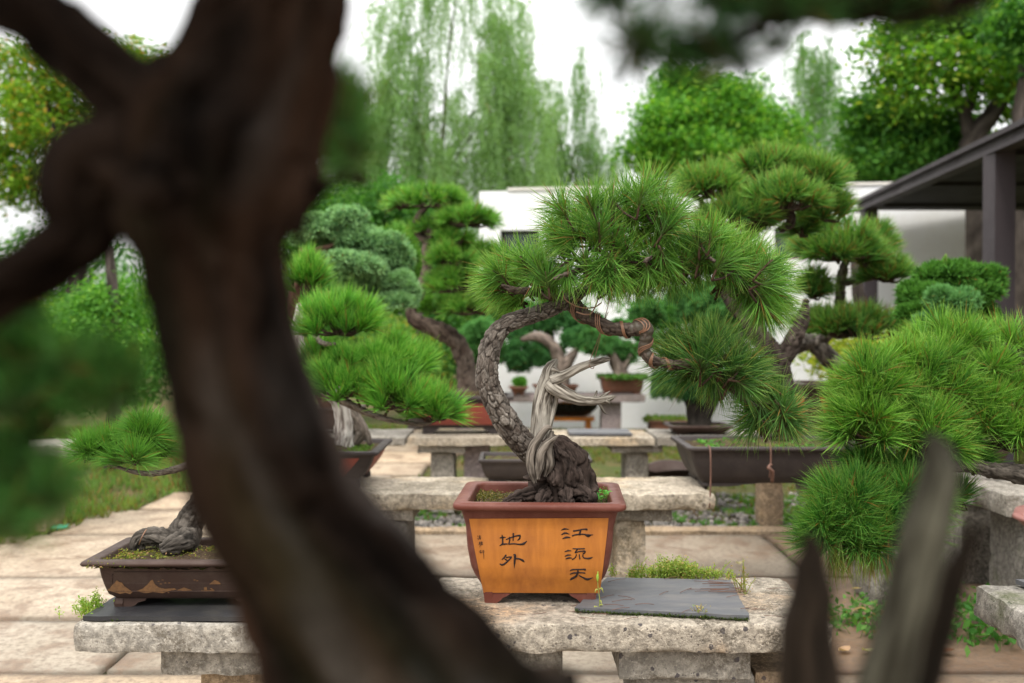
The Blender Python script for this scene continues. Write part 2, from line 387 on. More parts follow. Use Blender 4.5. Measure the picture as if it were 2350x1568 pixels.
M['greenpl'] = flat_mat('green plastic', (.01, .32, .17), (.01, .25, .14), 20, .3, .0002, 60, .5)
k = NT('potting soil'); co = k.co('Object'); v = k.vor(co, 170); n = k.noise(co, 30, 6, .7)
c = k.mix(k.ramp(n, [(.3, 0.), (.7, 1.)]), (.022, .015, .009), (.09, .06, .035))
c = k.mix(k.ramp(k.noise(co, 14, 5, .7), [(.5, 0.), (.6, .8)]), c, (.10, .12, .02))
c = k.mix(k.ramp(k.noise(co, 210, 3, .7), [(.6, 0.), (.68, .8)]), c, (.22, .17, .09))
M['soil'] = k.done(c, .95, k.bump(k.math('ADD', v, k.noise(co, 260, 4)), .004, 1.0), .15)
k = NT('lawn soil'); co = k.co('Object'); n = k.noise(co, 2.2, 6, .7)
c = k.mix(k.ramp(n, [(.35, 0.), (.6, 1.)]), (.075, .12, .028), (.17, .125, .055))
c = k.mix(k.ramp(k.noise(co, 40, 4, .7), [(.45, 0.), (.6, .6)]), c, (.06, .05, .03))
M['earth'] = k.done(c, .95, k.bump(k.noise(co, 60, 5, .8), .02, 1.0), .1)
k = NT('paving stone'); co = k.co('Object'); a = k.new('ShaderNodeAttribute', attribute_name='col').outputs['Color']
n1 = k.noise(co, 1.6, 6, .65); n2 = k.noise(co, 45, 6, .75); n3 = k.noise(co, 6, 5, .7, .5)
c = k.mix(1.0, a, k.ramp(n1, [(.3, (.78, .75, .70)), (.7, (1.1, 1.1, 1.1))]), 'MULTIPLY')
c = k.mix(k.ramp(n3, [(.47, 0.), (.62, .7)]), c, (.17, .10, .058))
c = k.mix(k.ramp(n2, [(.38, .7), (.54, 0.)]), c, (.15, .11, .08))
c = k.mix(k.ramp(k.noise(co, 160, 3, .8), [(.6, 0.), (.7, .6)]), c, (.13, .11, .10))
rg = k.ramp(n3, [(.45, .8), (.62, .45)])
M['paving'] = k.done(c, rg, k.bump(k.math('ADD', n2, k.math('MULTIPLY', n1, .5)), .006, 1.0), .3)
k = NT('wall rendering'); M['gravel'] = attr_mat('pebbles', .7, 90, .001, .3, .35, (1, 1, 1))
M['earthsoil'] = flat_mat('joint soil', (.022, .018, .012), (.04, .036, .016), 20, .95, .002, 200, .1)

GREEN = ((.035, .135, .022), (.085, .24, .040))
# ------------------------------------------------------------------ builders
def bench(label, x0, x1, y0, y1, legs, zt=.42, th=.055, m='stone', res=.03, amp=.003, chip=.01, group='stone benches carrying the bonsai', caps=(), lm='stone_light', seed=0, slabs=None, cat='bench'):
    t = thing('stone_bench', ((x0+x1)/2, (y0+y1)/2, 0), label, cat, group)
    cuts = slabs or [(x0, x1, m)]
    for i, (a, b, mm) in enumerate(cuts):
        dz = .002*((i*37) % 3)
        rough_box(MB(), a+.002, b-.002, y0, y1, zt-th, zt-dz, res, amp, chip, seed+i).build('slab', M[mm], t)
    for i, (a, b, c, d, z0, z1, mm) in enumerate(caps):
        rough_box(MB(), a, b, c, d, z0, z1, res, amp*.8, chip, seed+10+i).build('cap_stone', M[mm], t)
    for i, (a, b, c, d, z0, z1, mm) in enumerate(legs):
        rough_box(MB(), a, b, c, d, z0, z1, res, amp, chip, seed+20+i).build('leg', M[mm], t)
    return t
def soil(root, cx, cy, W, D, z, yaw=0, hump=.012, mat='soil', seed=0, res=.006):
    nx, ny = max(6, int(W/res)), max(6, int(D/res))
    X, Y = np.meshgrid(np.linspace(-W/2, W/2, nx), np.linspace(-D/2, D/2, ny), indexing='ij')
    V = np.stack([X, Y, X*0], -1).reshape(-1, 3); e = np.clip(1-np.maximum(np.abs(V[:, 0])/(W/2), np.abs(V[:, 1])/(D/2)), 0, 1)
    V[:, 2] = hump*np.clip(e*2.2, 0, 1)+.005*fbm(V, 45, 3, seed)+.003*vn(V, 170, seed+3)
    i = np.arange(nx-1)[:, None]*ny; j = np.arange(ny-1)[None, :]
    Q = np.stack([i+j, i+ny+j, i+ny+j+1, i+j+1], -1).reshape(-1, 4)
    mb = MB(); mb.add(xf(cx, cy, z, yaw)(V), Q); return mb.build('soil', M[mat], root)
def moss_bits(root, cx, cy, W, D, z, n, pal, size=.006, yaw=0, name='moss'):
    mb = MB(); K = 12
    c = np.stack([(R.random(K)-.5)*W, (R.random(K)-.5)*D, np.zeros(K)], 1)
    q = c[R.integers(0, K, n)]+R.normal(size=(n, 3))*np.array([W*.12, D*.12, .001]); q[:, 0] = np.clip(q[:, 0], -W/2, W/2); q[:, 1] = np.clip(q[:, 1], -D/2, D/2)
    q[:, 2] = np.abs(q[:, 2])+R.random(n)*.008
    leaves(mb, xf(cx, cy, z, yaw)(q), size, pal, .2, .5); return mb.build(name, M['grass'], root)
def pot(root, cx, cy, z0, W, D, H, body='greyclay', taper=.03, lip=.012, liph=.014, foot=.02, yaw=0, r=.015, panel=None, wall=.014, belly=0, name='pot', footw=None, footmat=None, rimw=None, sides=True):
    T = xf(cx, cy, z0, yaw); hb = foot
    zs = np.linspace(0, 1, 9)
    prof = [(taper+lip+.012, hb)]
    for s in zs:
        ins = lip+taper*(1-s)**1.6*1.0-belly*math.sin(math.pi*s)*.5+.004
        if s < .12: ins += .006*(1-s/.12)
        if s > .9: ins -= .004*(s-.9)/.1
        prof.append((ins, hb+.003+(H-liph-hb-.003)*s))
    b = loft(MB(), W, D, prof, r, f=T, close=(True, False)).build(name, M[body], root)
    rw = rimw or (lip+wall)
    rp = [(lip-.001, H-liph), (.002, H-liph+.001), (0, H-liph+.004), (0, H-.004), (.002, H-.001), (.004, H), (rw-.003, H), (rw, H-.003), (rw+.004, H-.05 if H > .09 else H-.03)]
    loft(MB(), W, D, rp, r*1.1, f=T).build('rim', M[body], b)
    fw = footw or min(W*.2, .09)
    bw, bd = W-2*(taper+lip+.012), D-2*(taper+lip+.012)
    for sx in (-1, 1):
        for sy in (-1, 1):
            mb = MB()
            o = [(0, hb+.002), (fw, hb+.002), (fw*.92, hb*.72), (fw*.7, hb*.5), (fw*.62, hb*.15), (fw*.5, 0), (-.002, 0), (-.004, hb*.4)]
            def g(V, sx=sx, sy=sy):
                V = V.copy(); V[:, 0] = sx*(bw/2-V[:, 0]); V[:, 1] = sy*(bd/2-V[:, 1]); return T(V)
            def g2(V, sx=sx, sy=sy):
                V = V.copy(); x = V[:, 0].copy(); V[:, 0] = sx*(bw/2-V[:, 1]); V[:, 1] = sy*(bd/2-x*.8); return T(V)
            mb.prism(o, 0, .014, g); mb.prism(o, .0005, .0145, g2)
            mb.build('foot', M[footmat or body], b, smooth=False)
    if panel:
        pm, x0, x1, zz0, zz1 = panel
        def ins_at(z):
            s = np.clip((z-hb-.003)/(H-liph-hb-.003), 0, 1); return lip+taper*(1-s)**1.6-belly*np.sin(math.pi*s)*.5+.004
        def sheet(u0, u1, hd, swap):
            U, Z = np.meshgrid(np.linspace(u0, u1, 8), np.linspace(zz0, zz1, 14), indexing='ij'); U = U.ravel(); Z = Z.ravel()
            sl = 1-(1-(Z-zz0)/(zz1-zz0))*taper*1.2/abs(u1)
            y = -(hd-ins_at(Z))-.0018
            V = np.stack([U*sl, y, Z], 1) if not swap else np.stack([-y, U*sl, Z], 1)
            i = np.arange(7)[:, None]*14; j = np.arange(13)[None, :]
            return V, np.stack([i+j, i+14+j, i+15+j, i+j+1], -1).reshape(-1, 4)
        mb = MB(); V, Q = sheet(x0, x1, D/2, False); mb.add(T(V), Q); mb.build('panel', M[pm], b)
        if sides:
            for sg in (-1, 1):
                mb = MB(); V, Q = sheet(-(D/2-.05), D/2-.05, W/2, True)
                if sg < 0: V = V*np.array([-1, 1, 1])
                mb.add(T(V), Q); mb.build('panel', M[pm], b)
    return b
def pad_tufts(cx, cy, rx, ry, Y, L, n, flat=.75, dz=None):
    c = P(cx, cy, Y); a = max(.02, pxm(rx, Y)-.62*L); b = max(.01, pxm(ry, Y)-.45*L); ad = dz if dz is not None else a*.8
    r = np.sqrt(R.random(n)); t = R.random(n)*2*math.pi; u, v = r*np.cos(t), r*np.sin(t)
    h = np.sqrt(np.clip(1-r*r, 0, 1))*(R.random(n)*.8+.2)
    pos = np.stack([c[0]+u*a, c[1]+v*ad, c[2]-b*.75+b*1.5*h], 1)
    dr = np.stack([u*flat*1.2, v*flat*1.1, .35+.6*h+.2*R.random(n)], 1)+R.normal(size=(n, 3))*.18
    return c, pos, dr
def twigs(mb, c, pos, r=.0022, C=(.07, .05, .035)):
    for p in pos:
        m = (c*.45+p*.55)+R.normal(size=3)*.006; m[2] -= .012
        tube(mb, [c, m, p], [r*1.6, r, r*.6], .02, 5, C=C, cap=False)
def pine(root, pads, L=.075, dens=1.0, per=70, width=.0011, spread=1.15, pal=GREEN, tip=(.20, .34, .06), droop=.12, old=.03, anchors=None, twr=.0022, flat=.75, tw=True, minr=0):
    for pi, pd in enumerate(pads):
        cx, cy, rx, ry, Y = pd[:5]; nt = int(pd[5]*dens)
        c, pos, dr = pad_tufts(cx, cy, rx, ry, Y, L, nt, flat)
        mb = MB(); needles(mb, pos, dr, L, per, spread, width, droop, pal, tip, old=old)
        o = mb.build('foliage_pad', M['needle'], root)
        if tw:
            m2 = MB(); cc = c.copy(); cc[2] -= pxm(ry, Y)*.45; twigs(m2, cc, pos[::2], twr); m2.build('twigs', M['barkfar'], o)
def junipad(mb, cx, cy, rx, ry, Y, n, s=.02, pal=((.03, .10, .03), (.07, .18, .05)), per=16, lump=7):
    c = P(cx, cy, Y); a, b = pxm(rx, Y), pxm(ry, Y)
    # lobes over the dome
    K = lump; t = R.random(K)*2*math.pi; r = np.sqrt(R.random(K))*.75
    lc = np.stack([c[0]+r*np.cos(t)*a, c[1]+r*np.sin(t)*a*.7, c[2]+(R.random(K)-.35)*b*.9], 1)
    id = R.integers(0, K, n); q = unit(R.normal(size=(n, 3))); q[:, 2] = np.where(q[:, 2] < -.45, -q[:, 2], q[:, 2])
    rad = np.array([a*.42, a*.42, b*.55])
    pos = lc[id]+q*rad*(R.random(n)**.25)[:, None]
    needles(mb, pos, q+np.array([0, 0, .35]), s, per, 1.25, s*.13, .0, pal, tuple(min(1, x*1.5) for x in pal[1]), base=tuple(x*.8 for x in pal[0]), old=.01, stem=s*.3)
def fartrunk(root, paths, name='trunk', mat='barkfar', ring=12, step=.03, seed=0, dark=(.03, .022, .018), pl=(.10, .08, .065), pl2=(.2, .17, .15), sc=40, amp=.006):
    mb = MB()
    for i, (pts, rad) in enumerate(paths):
        tube(mb, pts, rad, step, ring, bark_disp(amp, sc, .5, seed+i, .15, dark, pl, pl2))
    return mb.build(name, M[mat], root)
# ================================================================== GROUND
g = MB(); xs = np.linspace(-1, 1, 41); xs = np.sign(xs)*np.abs(xs)**2.6*150; ys = -40+np.linspace(0, 1, 60)**2.2*260
X, Y = np.meshgrid(xs, ys, indexing='ij'); V = np.stack([X, Y, X*0-.035], -1).reshape(-1, 3)
i = np.arange(40)[:, None]*60; j = np.arange(59)[None, :]
g.add(V, np.stack([i+j, i+60+j, i+61+j, i+j+1], -1).reshape(-1, 4))
tag(g.build('ground', M['earth']), 'bare garden soil between paving and benches', None, None, 'structure')
def XL(y): return -2.37+.296*(y-4.6)
def slab_rows(mb, rows, xr, cols, wr=(.75, 1.15), gap=.013, seed=0):
    rr = np.random.default_rng(seed)
    for a, b in zip(rows[:-1], rows[1:]):
        lo, hi = xr(a, b); x = lo
        while x < hi-.05:
            w = rr.uniform(*wr); x2 = min(hi, x+w)
            if hi-x2 < .25: x2 = hi
            nx, ny = max(4, int((x2-x)/.03)), max(4, int((b-a)/.03))
            U, W = np.meshgrid(np.linspace(x+gap, x2-gap, nx), np.linspace(a+gap, b-gap, ny), indexing='ij')
            V = np.stack([U, W, U*0], -1).reshape(-1, 3)
            e = np.minimum(np.minimum(V[:, 0]-x, x2-V[:, 0]), np.minimum(V[:, 1]-a, b-V[:, 1]))
            V[:, 2] = rr.uniform(-.003, .003)+.003*fbm(V, 7, 3, 5)-.004*np.exp(-e/.015)
            V[:, 0] += .006*vn(V, 9, 4); V[:, 1] += .006*vn(V, 9, 14)
            ii = np.arange(nx-1)[:, None]*ny; jj = np.arange(ny-1)[None, :]
            Q = np.stack([ii+jj, ii+ny+jj, ii+ny+jj+1, ii+jj+1], -1).reshape(-1, 4)
            # rim down into the joint
            per = list(range(0, nx*ny, ny)); top = per+[(nx-1)*ny+q for q in range(1, ny)]+[q*ny+ny-1 for q in range(nx-2, -1, -1)]+[q for q in range(ny-2, 0, -1)]
            low = V[top].copy(); low[:, 2] -= .03; m = len(V); K = len(top)
            S = [(top[q], m+q, m+(q+1) % K, top[(q+1) % K]) for q in range(K)]
            cv = cols(.5*(x+x2), .5*(a+b), rr); ev = np.concatenate([e, np.zeros(K)])[:, None]
            mb.add(np.vstack([V, low]), np.vstack([Q, np.array(S)]), C=cv*(1-.6*np.exp(-ev/.03)))
            x = x2
def pcol(x, y, rr):
    warm = np.array((.50, .385, .265)); grey = np.array((.40, .35, .28)); brn = np.array((.21, .13, .08))
    k = rr.random(); c = warm*k+grey*(1-k)
    c = c*(1-.25*np.clip((x+1.3)/1.2, 0, 1)); d = np.clip((x-.75)/.5, 0, 1)*(.65+.3*rr.random()); c = c*(1-d)+brn*d
    return c*(.92+.16*rr.random())
pv = MB()
slab_rows(pv, [-1.2, -.5, .1, .7, 1.25, 1.8, 2.3, 2.82, 3.35, 3.92, 4.76], lambda a, b: (-6.43, 6.5), pcol, seed=4)
tag(pv.build('pavement', M['paving']), 'pale stone slab paving with dark joints', None, None, 'structure')
pp = MB()
slab_rows(pp, [4.76, 5.4, 6.0, 6.7, 7.3, 8.0, 8.8, 9.9], lambda a, b: (XL((a+b)/2), XL((a+b)/2)+1.05), pcol, (.7, 1.1), seed=9)
tag(pp.build('path', M['paving']), 'slab path leading away between grass and benches', None, None, 'structure')
# joint soil under the slabs
jb = MB(); jb.add([(-6.5, -1.3, -.02), (6.6, -1.3, -.02), (6.6, 4.77, -.02), (-6.5, 4.77, -.02)], [(0, 1, 2, 3)])
tag(jb.build('joint_ground', M['earthsoil']), 'dark soil in the paving joints', None, None, 'structure')
# kerb strip at the gravel edge
kb = MB(); rough_box(kb, XL(4.8)+1.1, 5.5, 4.775, 4.90, -.03, .012, .04, .003, .01, 3)
tag(kb.build('kerb', M['stone_brown']), 'low stone kerb along the gravel bed', None, None, 'structure')
# gravel
pb = MB(); ico = np.array([(0, 0, 1)]+[(math.cos(a)*.89, math.sin(a)*.89, .45) for a in np.arange(5)*1.2566]+[(math.cos(a)*.89, math.sin(a)*.89, -.45) for a in np.arange(5)*1.2566+.628]+[(0, 0, -1)])
icf = [(0, 1+q, 1+(q+1) % 5) for q in range(5)]+[(1+q, 6+q, 1+(q+1) % 5) for q in range(5)]+[(6+q, 6+(q+1) % 5, 1+(q+1) % 5) for q in range(5)]+[(11, 6+(q+1) % 5, 6+q) for q in range(5)]
N = 5200; px_ = np.stack([R.uniform(-1.15, 3.4, N), 4.92+R.random(N)**1.2*1.1, np.full(N, -.02)], 1)
keep = px_[:, 0] > XL(px_[:, 1])+1.1; px_ = px_[keep]; N = len(px_)
sz = .008+.016*R.random(N)**2; sq = np.stack([1+.3*R.normal(size=N).clip(-1, 1), 1+.3*R.normal(size=N).clip(-1, 1), .6+.1*R.random(N)], 1)
V = (ico[None]*(1+.12*R.normal(size=(N, 12, 1)))*sz[:, None, None]*sq[:, None]+px_[:, None]+np.array([0, 0, .006])).reshape(-1, 3)
kk = R.random(N)[:, None]; cc = np.array((.07, .065, .06))*(1-kk)+np.array((.28, .25, .22))*kk
pb.add(V, T=(np.array(icf)[None]+np.arange(N)[:, None, None]*12).reshape(-1, 3), C=np.repeat(cc, 12, 0))
tag(pb.build('gravel', M['gravel']), 'grey pebbles spread around the bench legs', 'gravel', None, 'stuff')
# grass
def grass(name, label, pos, L=.07, w=.005, pal=((.05, .15, .025), (.16, .27, .045)), old=.22, per=5):
    mb = MB(); needles(mb, pos, np.tile([0, 0, 1.], (len(pos), 1))+R.normal(size=(len(pos), 3))*.25, L*(.6+.7*R.random(len(pos))), per, .7, w, .25, pal, (.25, .33, .08), old=old, stem=0)
    return tag(mb.build(name, M['grass']), label, 'grass', None, 'stuff')
N = 15000; q = np.stack([R.uniform(-6, -.6, N), 4.6+5.6*R.random(N)**1.2, np.full(N, -.03)], 1)
q = q[(q[:, 0] < XL(q[:, 1])-.03)&(vn(q, 3, 3) > -.55)]
grass('grass', 'long green and straw grass left of the slab path', q, .09)
N = 11000; q = np.stack([R.uniform(-1, 4.5, N), R.uniform(5.2, 9.9, N), np.full(N, -.03)], 1); q = q[(q[:, 0] > XL(q[:, 1])+1.12)&(vn(q, 2.6, 6) > -.4)]
grass('grass', 'short patchy grass behind the gravel bed', q, .05, .005, ((.06, .14, .025), (.20, .27, .05)), .3)
N = 3600; q = np.stack([R.uniform(-1, 3, N), R.uniform(4.93, 5.9, N), np.full(N, -.02)], 1); q = q[vn(q, 5, 6) > .02]
grass('ground_cover', 'bright low weeds growing through the gravel', q, .04, .008, ((.05, .17, .03), (.13, .32, .06)), .05, 7)
N = 500; q = np.stack([R.uniform(-2.5, -1.5, N), R.uniform(4.3, 5.5, N), np.full(N, -.01)], 1); q = q[np.abs(q[:, 0]-XL(q[:, 1])) < .1]
grass('grass', 'grass tufts spilling over the edge of the slab path', q, .07, .005, ((.09, .18, .03), (.26, .34, .07)), .25, 7)

# ================================================================== BENCHES
bench('broad front stone bench carrying the orange panelled pot and a loose slate', -.165, .605, 1.86, 2.225,
      [(.24, .475, 1.93, 2.16, 0, .30, 'stone_light'), (-.12, .02, 1.94, 2.15, 0, .30, 'stone_brown'), (.478, .585, 1.95, 2.14, 0, .30, 'stone_brown')],
      res=.006, amp=.0032, chip=.0055, caps=[(.205, .46, 1.90, 2.2, .30, .364, 'stone_light'), (-.13, .10, 1.93, 2.19, .30, .364, 'stone_light')], seed=1)
bench('front left stone bench under the shallow brown pot', -.825, -.30, 1.86, 2.2,
      [(-.61, -.36, 1.94, 2.14, 0, .31, 'stone_brown')], res=.009, m='stone_light', chip=.0045, caps=[(-.675, -.34, 1.9, 2.18, .31, .364, 'stone_light')], seed=2, amp=.003)
bench('second row stone bench behind the orange panelled pot', -1.05, .695, 3.37, 3.78,
      [(-.45, -.36, 3.45, 3.7, 0, .31, 'stone_dark'), (.36, .465, 3.45, 3.7, 0, .31, 'stone_far')], th=.062, m='stone_far', res=.02, chip=.014, amp=.005,
      caps=[(-.50, -.335, 3.42, 3.72, .31, .358, 'stone_light'), (.35, .555, 3.42, 3.72, .31, .358, 'stone_light')], seed=3)
bench('third row bench of several butted stone slabs', -1.2, 1.45, 5.17, 5.62,
      [(-.435, -.305, 5.28, 5.5, 0, .325, 'stone_light'), (-.26, -.12, 5.3, 5.52, 0, .37, 'stone_pink'), (.60, .73, 5.28, 5.5, 0, .325, 'stone_light')], th=.05, m='stone_far', res=.035, chip=.012, amp=.004,
      caps=[(-.5, -.24, 5.22, 5.55, .325, .37, 'stone_light'), (.52, .80, 5.22, 5.55, .325, .37, 'stone_light')], seed=4,
      slabs=[(-1.2, -.55, 'stone_light'), (-.55, .0, 'stone_far'), (.0, .75, 'stone_far'), (.75, 1.45, 'stone_light')])
bench('farthest stone bench with small junipers in front of the white wall', -.7, 1.16, 8.6, 9.0,
      [(.78, .96, 8.7, 8.9, 0, .35, 'stone_pink'), (-.5, -.35, 8.7, 8.9, 0, .35, 'stone_pink')], th=.07, m='stone_pink', res=.05, chip=.012, seed=5)
bench('rough bench carrying the charcoal trough on the right', 1.06, 1.62, 3.47, 3.75,
      [(1.26, 1.45, 3.5, 3.7, 0, .36, 'stone_dark')], m='stone_dark', th=.06, res=.03, chip=.012, seed=6)
bench('lichened stone bench behind the petal pot at right', 1.66, 2.6, 3.35, 3.7,
      [(1.75, 1.9, 3.4, 3.65, 0, .36, 'stone_dark'), (2.3, 2.45, 3.4, 3.65, 0, .36, 'stone_dark')], m='stone_dark', th=.085, res=.03, chip=.014, seed=7,
      slabs=[(1.66, 1.80, 'stone_light'), (1.80, 2.6, 'stone_light')])
bench('mossy dark stone bench with slate at the lower right corner', 1.0, 1.9, 1.35, 2.17,
      [(1.2, 1.38, 1.6, 1.95, 0, .36, 'stone_dark'), (1.62, 1.78, 1.6, 1.95, 0, .36, 'stone_dark')], m='stone_dark', th=.075, res=.02, chip=.012, amp=.005, seed=8)
bench('small pale bench in the grass at far left', -2.75, -1.98, 4.75, 5.1,
      [(-2.34, -2.25, 4.8, 5.0, 0, .36, 'stone_brown'), (-2.7, -2.6, 4.8, 5.0, 0, .36, 'stone_brown')], m='stone_light', th=.06, res=.04, chip=.01, seed=9)
# slates
def slate(label, pts, z, th=.007, seed=0, m='slate'):
    # outline subdivided and chipped
    o = []; rr = np.random.default_rng(seed)
    for a, b in zip(pts, pts[1:]+pts[:1]):
        for k in range(14): 
            t = k/14; o.append((a[0]*(1-t)+b[0]*t+rr.normal()*.0011*(k > 0), a[1]*(1-t)+b[1]*t+rr.normal()*.0011*(k > 0)))
    mb = MB(); mb.prism(o, z, z+th, lambda V: V[:, [0, 2, 1]])
    cx = sum(p[0] for p in pts)/len(pts); cy = sum(p[1] for p in pts)/len(pts)
    return tag(mb.build('slate_slab', M[m], smooth=False, loc=(cx, cy, z)), label, 'slate', 'slate slabs lying on the benches')
def on(px, py, z): # ground of height z under a pixel
    a = P(px, py, 1.0); d = a-np.array([0, 0, CAMZ]); t = (z-CAMZ)/d[2]; return (d[0]*t, d[1]*t)
SL1 = [on(1319, 1395, .43), on(1719, 1414, .43), on(1676, 1332, .43), on(1394, 1326, .43)]
slate('loose grey slate on the front bench beside the orange panelled pot', SL1, .4235, .0075, 1)
slate('dark slate with mossy edge under the shallow brown pot', [(-.812, 1.878), (-.36, 1.870), (-.36, 2.16), (-.80, 2.15)], .4225, .0085, 2, 'slate_dark')
slate('pale grey slate on the third row bench', [(.30, 5.22), (.63, 5.2), (.63, 5.45), (.30, 5.46)], .423, .012, 3)
slate('smooth slate slab on the lower right bench', [(1.13, 1.95), (1.6, 1.75), (1.7, 2.1), (1.09, 2.15)], .423, .01, 4)

# ================================================================== MAIN BONSAI
BX, BY, BZ, BYAW = .0605, 2.09, .42, math.radians(-3)
BW, BD = .342, .300
T0 = xf(BX, BY, BZ, BYAW)
main = thing('pine_bonsai', (BX, BY, BZ), 'arching black pine bonsai in the orange panelled pot inscribed with large characters', 'bonsai', 'potted bonsai on the benches')
IZ = [(.023, .059), (.0436, .0493), (.060, .040), (.080, .0327), (.118, .0264), (.162, .0234), (.183, .0183), (.197, .0145)]
def ins0(z): return np.interp(z, [a for a, b in IZ], [b for a, b in IZ])
prof = [(.075, .0235)]
for z in np.linspace(.023, .197, 30):
    prof.append((float(ins0(z))+(.004 if z < .026 else 0), float(z)))
mb = MB(); loft(mb, BW, BD, prof, .018, f=T0, close=(True, False)); potb = mb.build('pot', M['terracotta'], main)
loft(MB(), BW, BD, [(.0148, .1965), (.003, .1975), (.0005, .2005), (0, .204), (.0006, .2085), (.0035, .2105), (.006, .2108), (.0065, .2116), (.025, .2116), (.0275, .210), (.029, .206), (.033, .14)], .019, f=T0).build('rim', M['terracotta'], potb)
for sx in (-1, 1):
    for sy in (-1, 1):
        o = [(-.004, .0255), (.054, .0255), (.050, .019), (.042, .014), (.036, .0115), (.031, .006), (.026, .002), (.020, .0), (.004, .0), (-.001, .002), (-.0015, .010)]
        hx, hy = BW/2-.0605, BD/2-.0605
        f1 = lambda V, sx=sx, sy=sy: T0(np.stack([sx*(hx-V[:, 0]), sy*(hy-V[:, 1]), V[:, 2]], 1))
        f2 = lambda V, sx=sx, sy=sy: T0(np.stack([sx*(hx-V[:, 1]), sy*(hy-V[:, 0]), V[:, 2]], 1))
        mb = MB(); mb.prism(o, -.001, .014, f1); mb.prism([(a*.9, b) for a, b in o], .0005, .0155, f2); mb.build('foot', M['terracotta'], potb, smooth=False)
cy_, sy_ = math.cos(BYAW), math.sin(BYAW)
def potpt(px, py, off):
    px, py = np.asarray(px, float), np.asarray(py, float)
    ins = np.full(px.shape, .03)
    a = np.array([P(x, y, 1.0)-np.array([0, 0, CAMZ]) for x, y in zip(px.ravel(), py.ravel())])
    o = np.array([0, 0, CAMZ])-np.array([BX, BY, BZ])
    def loc(v): return np.stack([v[..., 0]*cy_+v[..., 1]*sy_, -v[..., 0]*sy_+v[..., 1]*cy_, v[..., 2]], -1)
    ol, dl = loc(o[None]), loc(a)
    for k in range(5):
        t = (-(BD/2-ins)-ol[:, 1])/dl[:, 1]; p = ol+dl*t[:, None]; ins = ins0(p[:, 2])
    p[:, 1] = -(BD/2-ins)-off
    return T0(p)
nu, nv = 20, 26
U, Vv = np.meshgrid(np.linspace(0, 1, nu), np.linspace(0, 1, nv), indexing='ij')
xl = 1077+(1109.5-1077)*Vv**1.1; xr = 1396.5+(1376.5-1396.5)*Vv**1.1
pxs = xl*(1-U)+xr*U; pys = (1190.5*(1-U)+1189*U)*(1-Vv)+(1360*(1-U)+1361.5*U)*Vv
ii = np.arange(nu-1)[:, None]*nv; jj = np.arange(nv-1)[None, :]
Q = np.stack([ii+jj, ii+jj+1, ii+nv+jj+1, ii+nv+jj], -1).reshape(-1, 4)
pan = MB().add(potpt(pxs.ravel(), pys.ravel(), .0012), Q).build('panel', M['ochre'], potb)
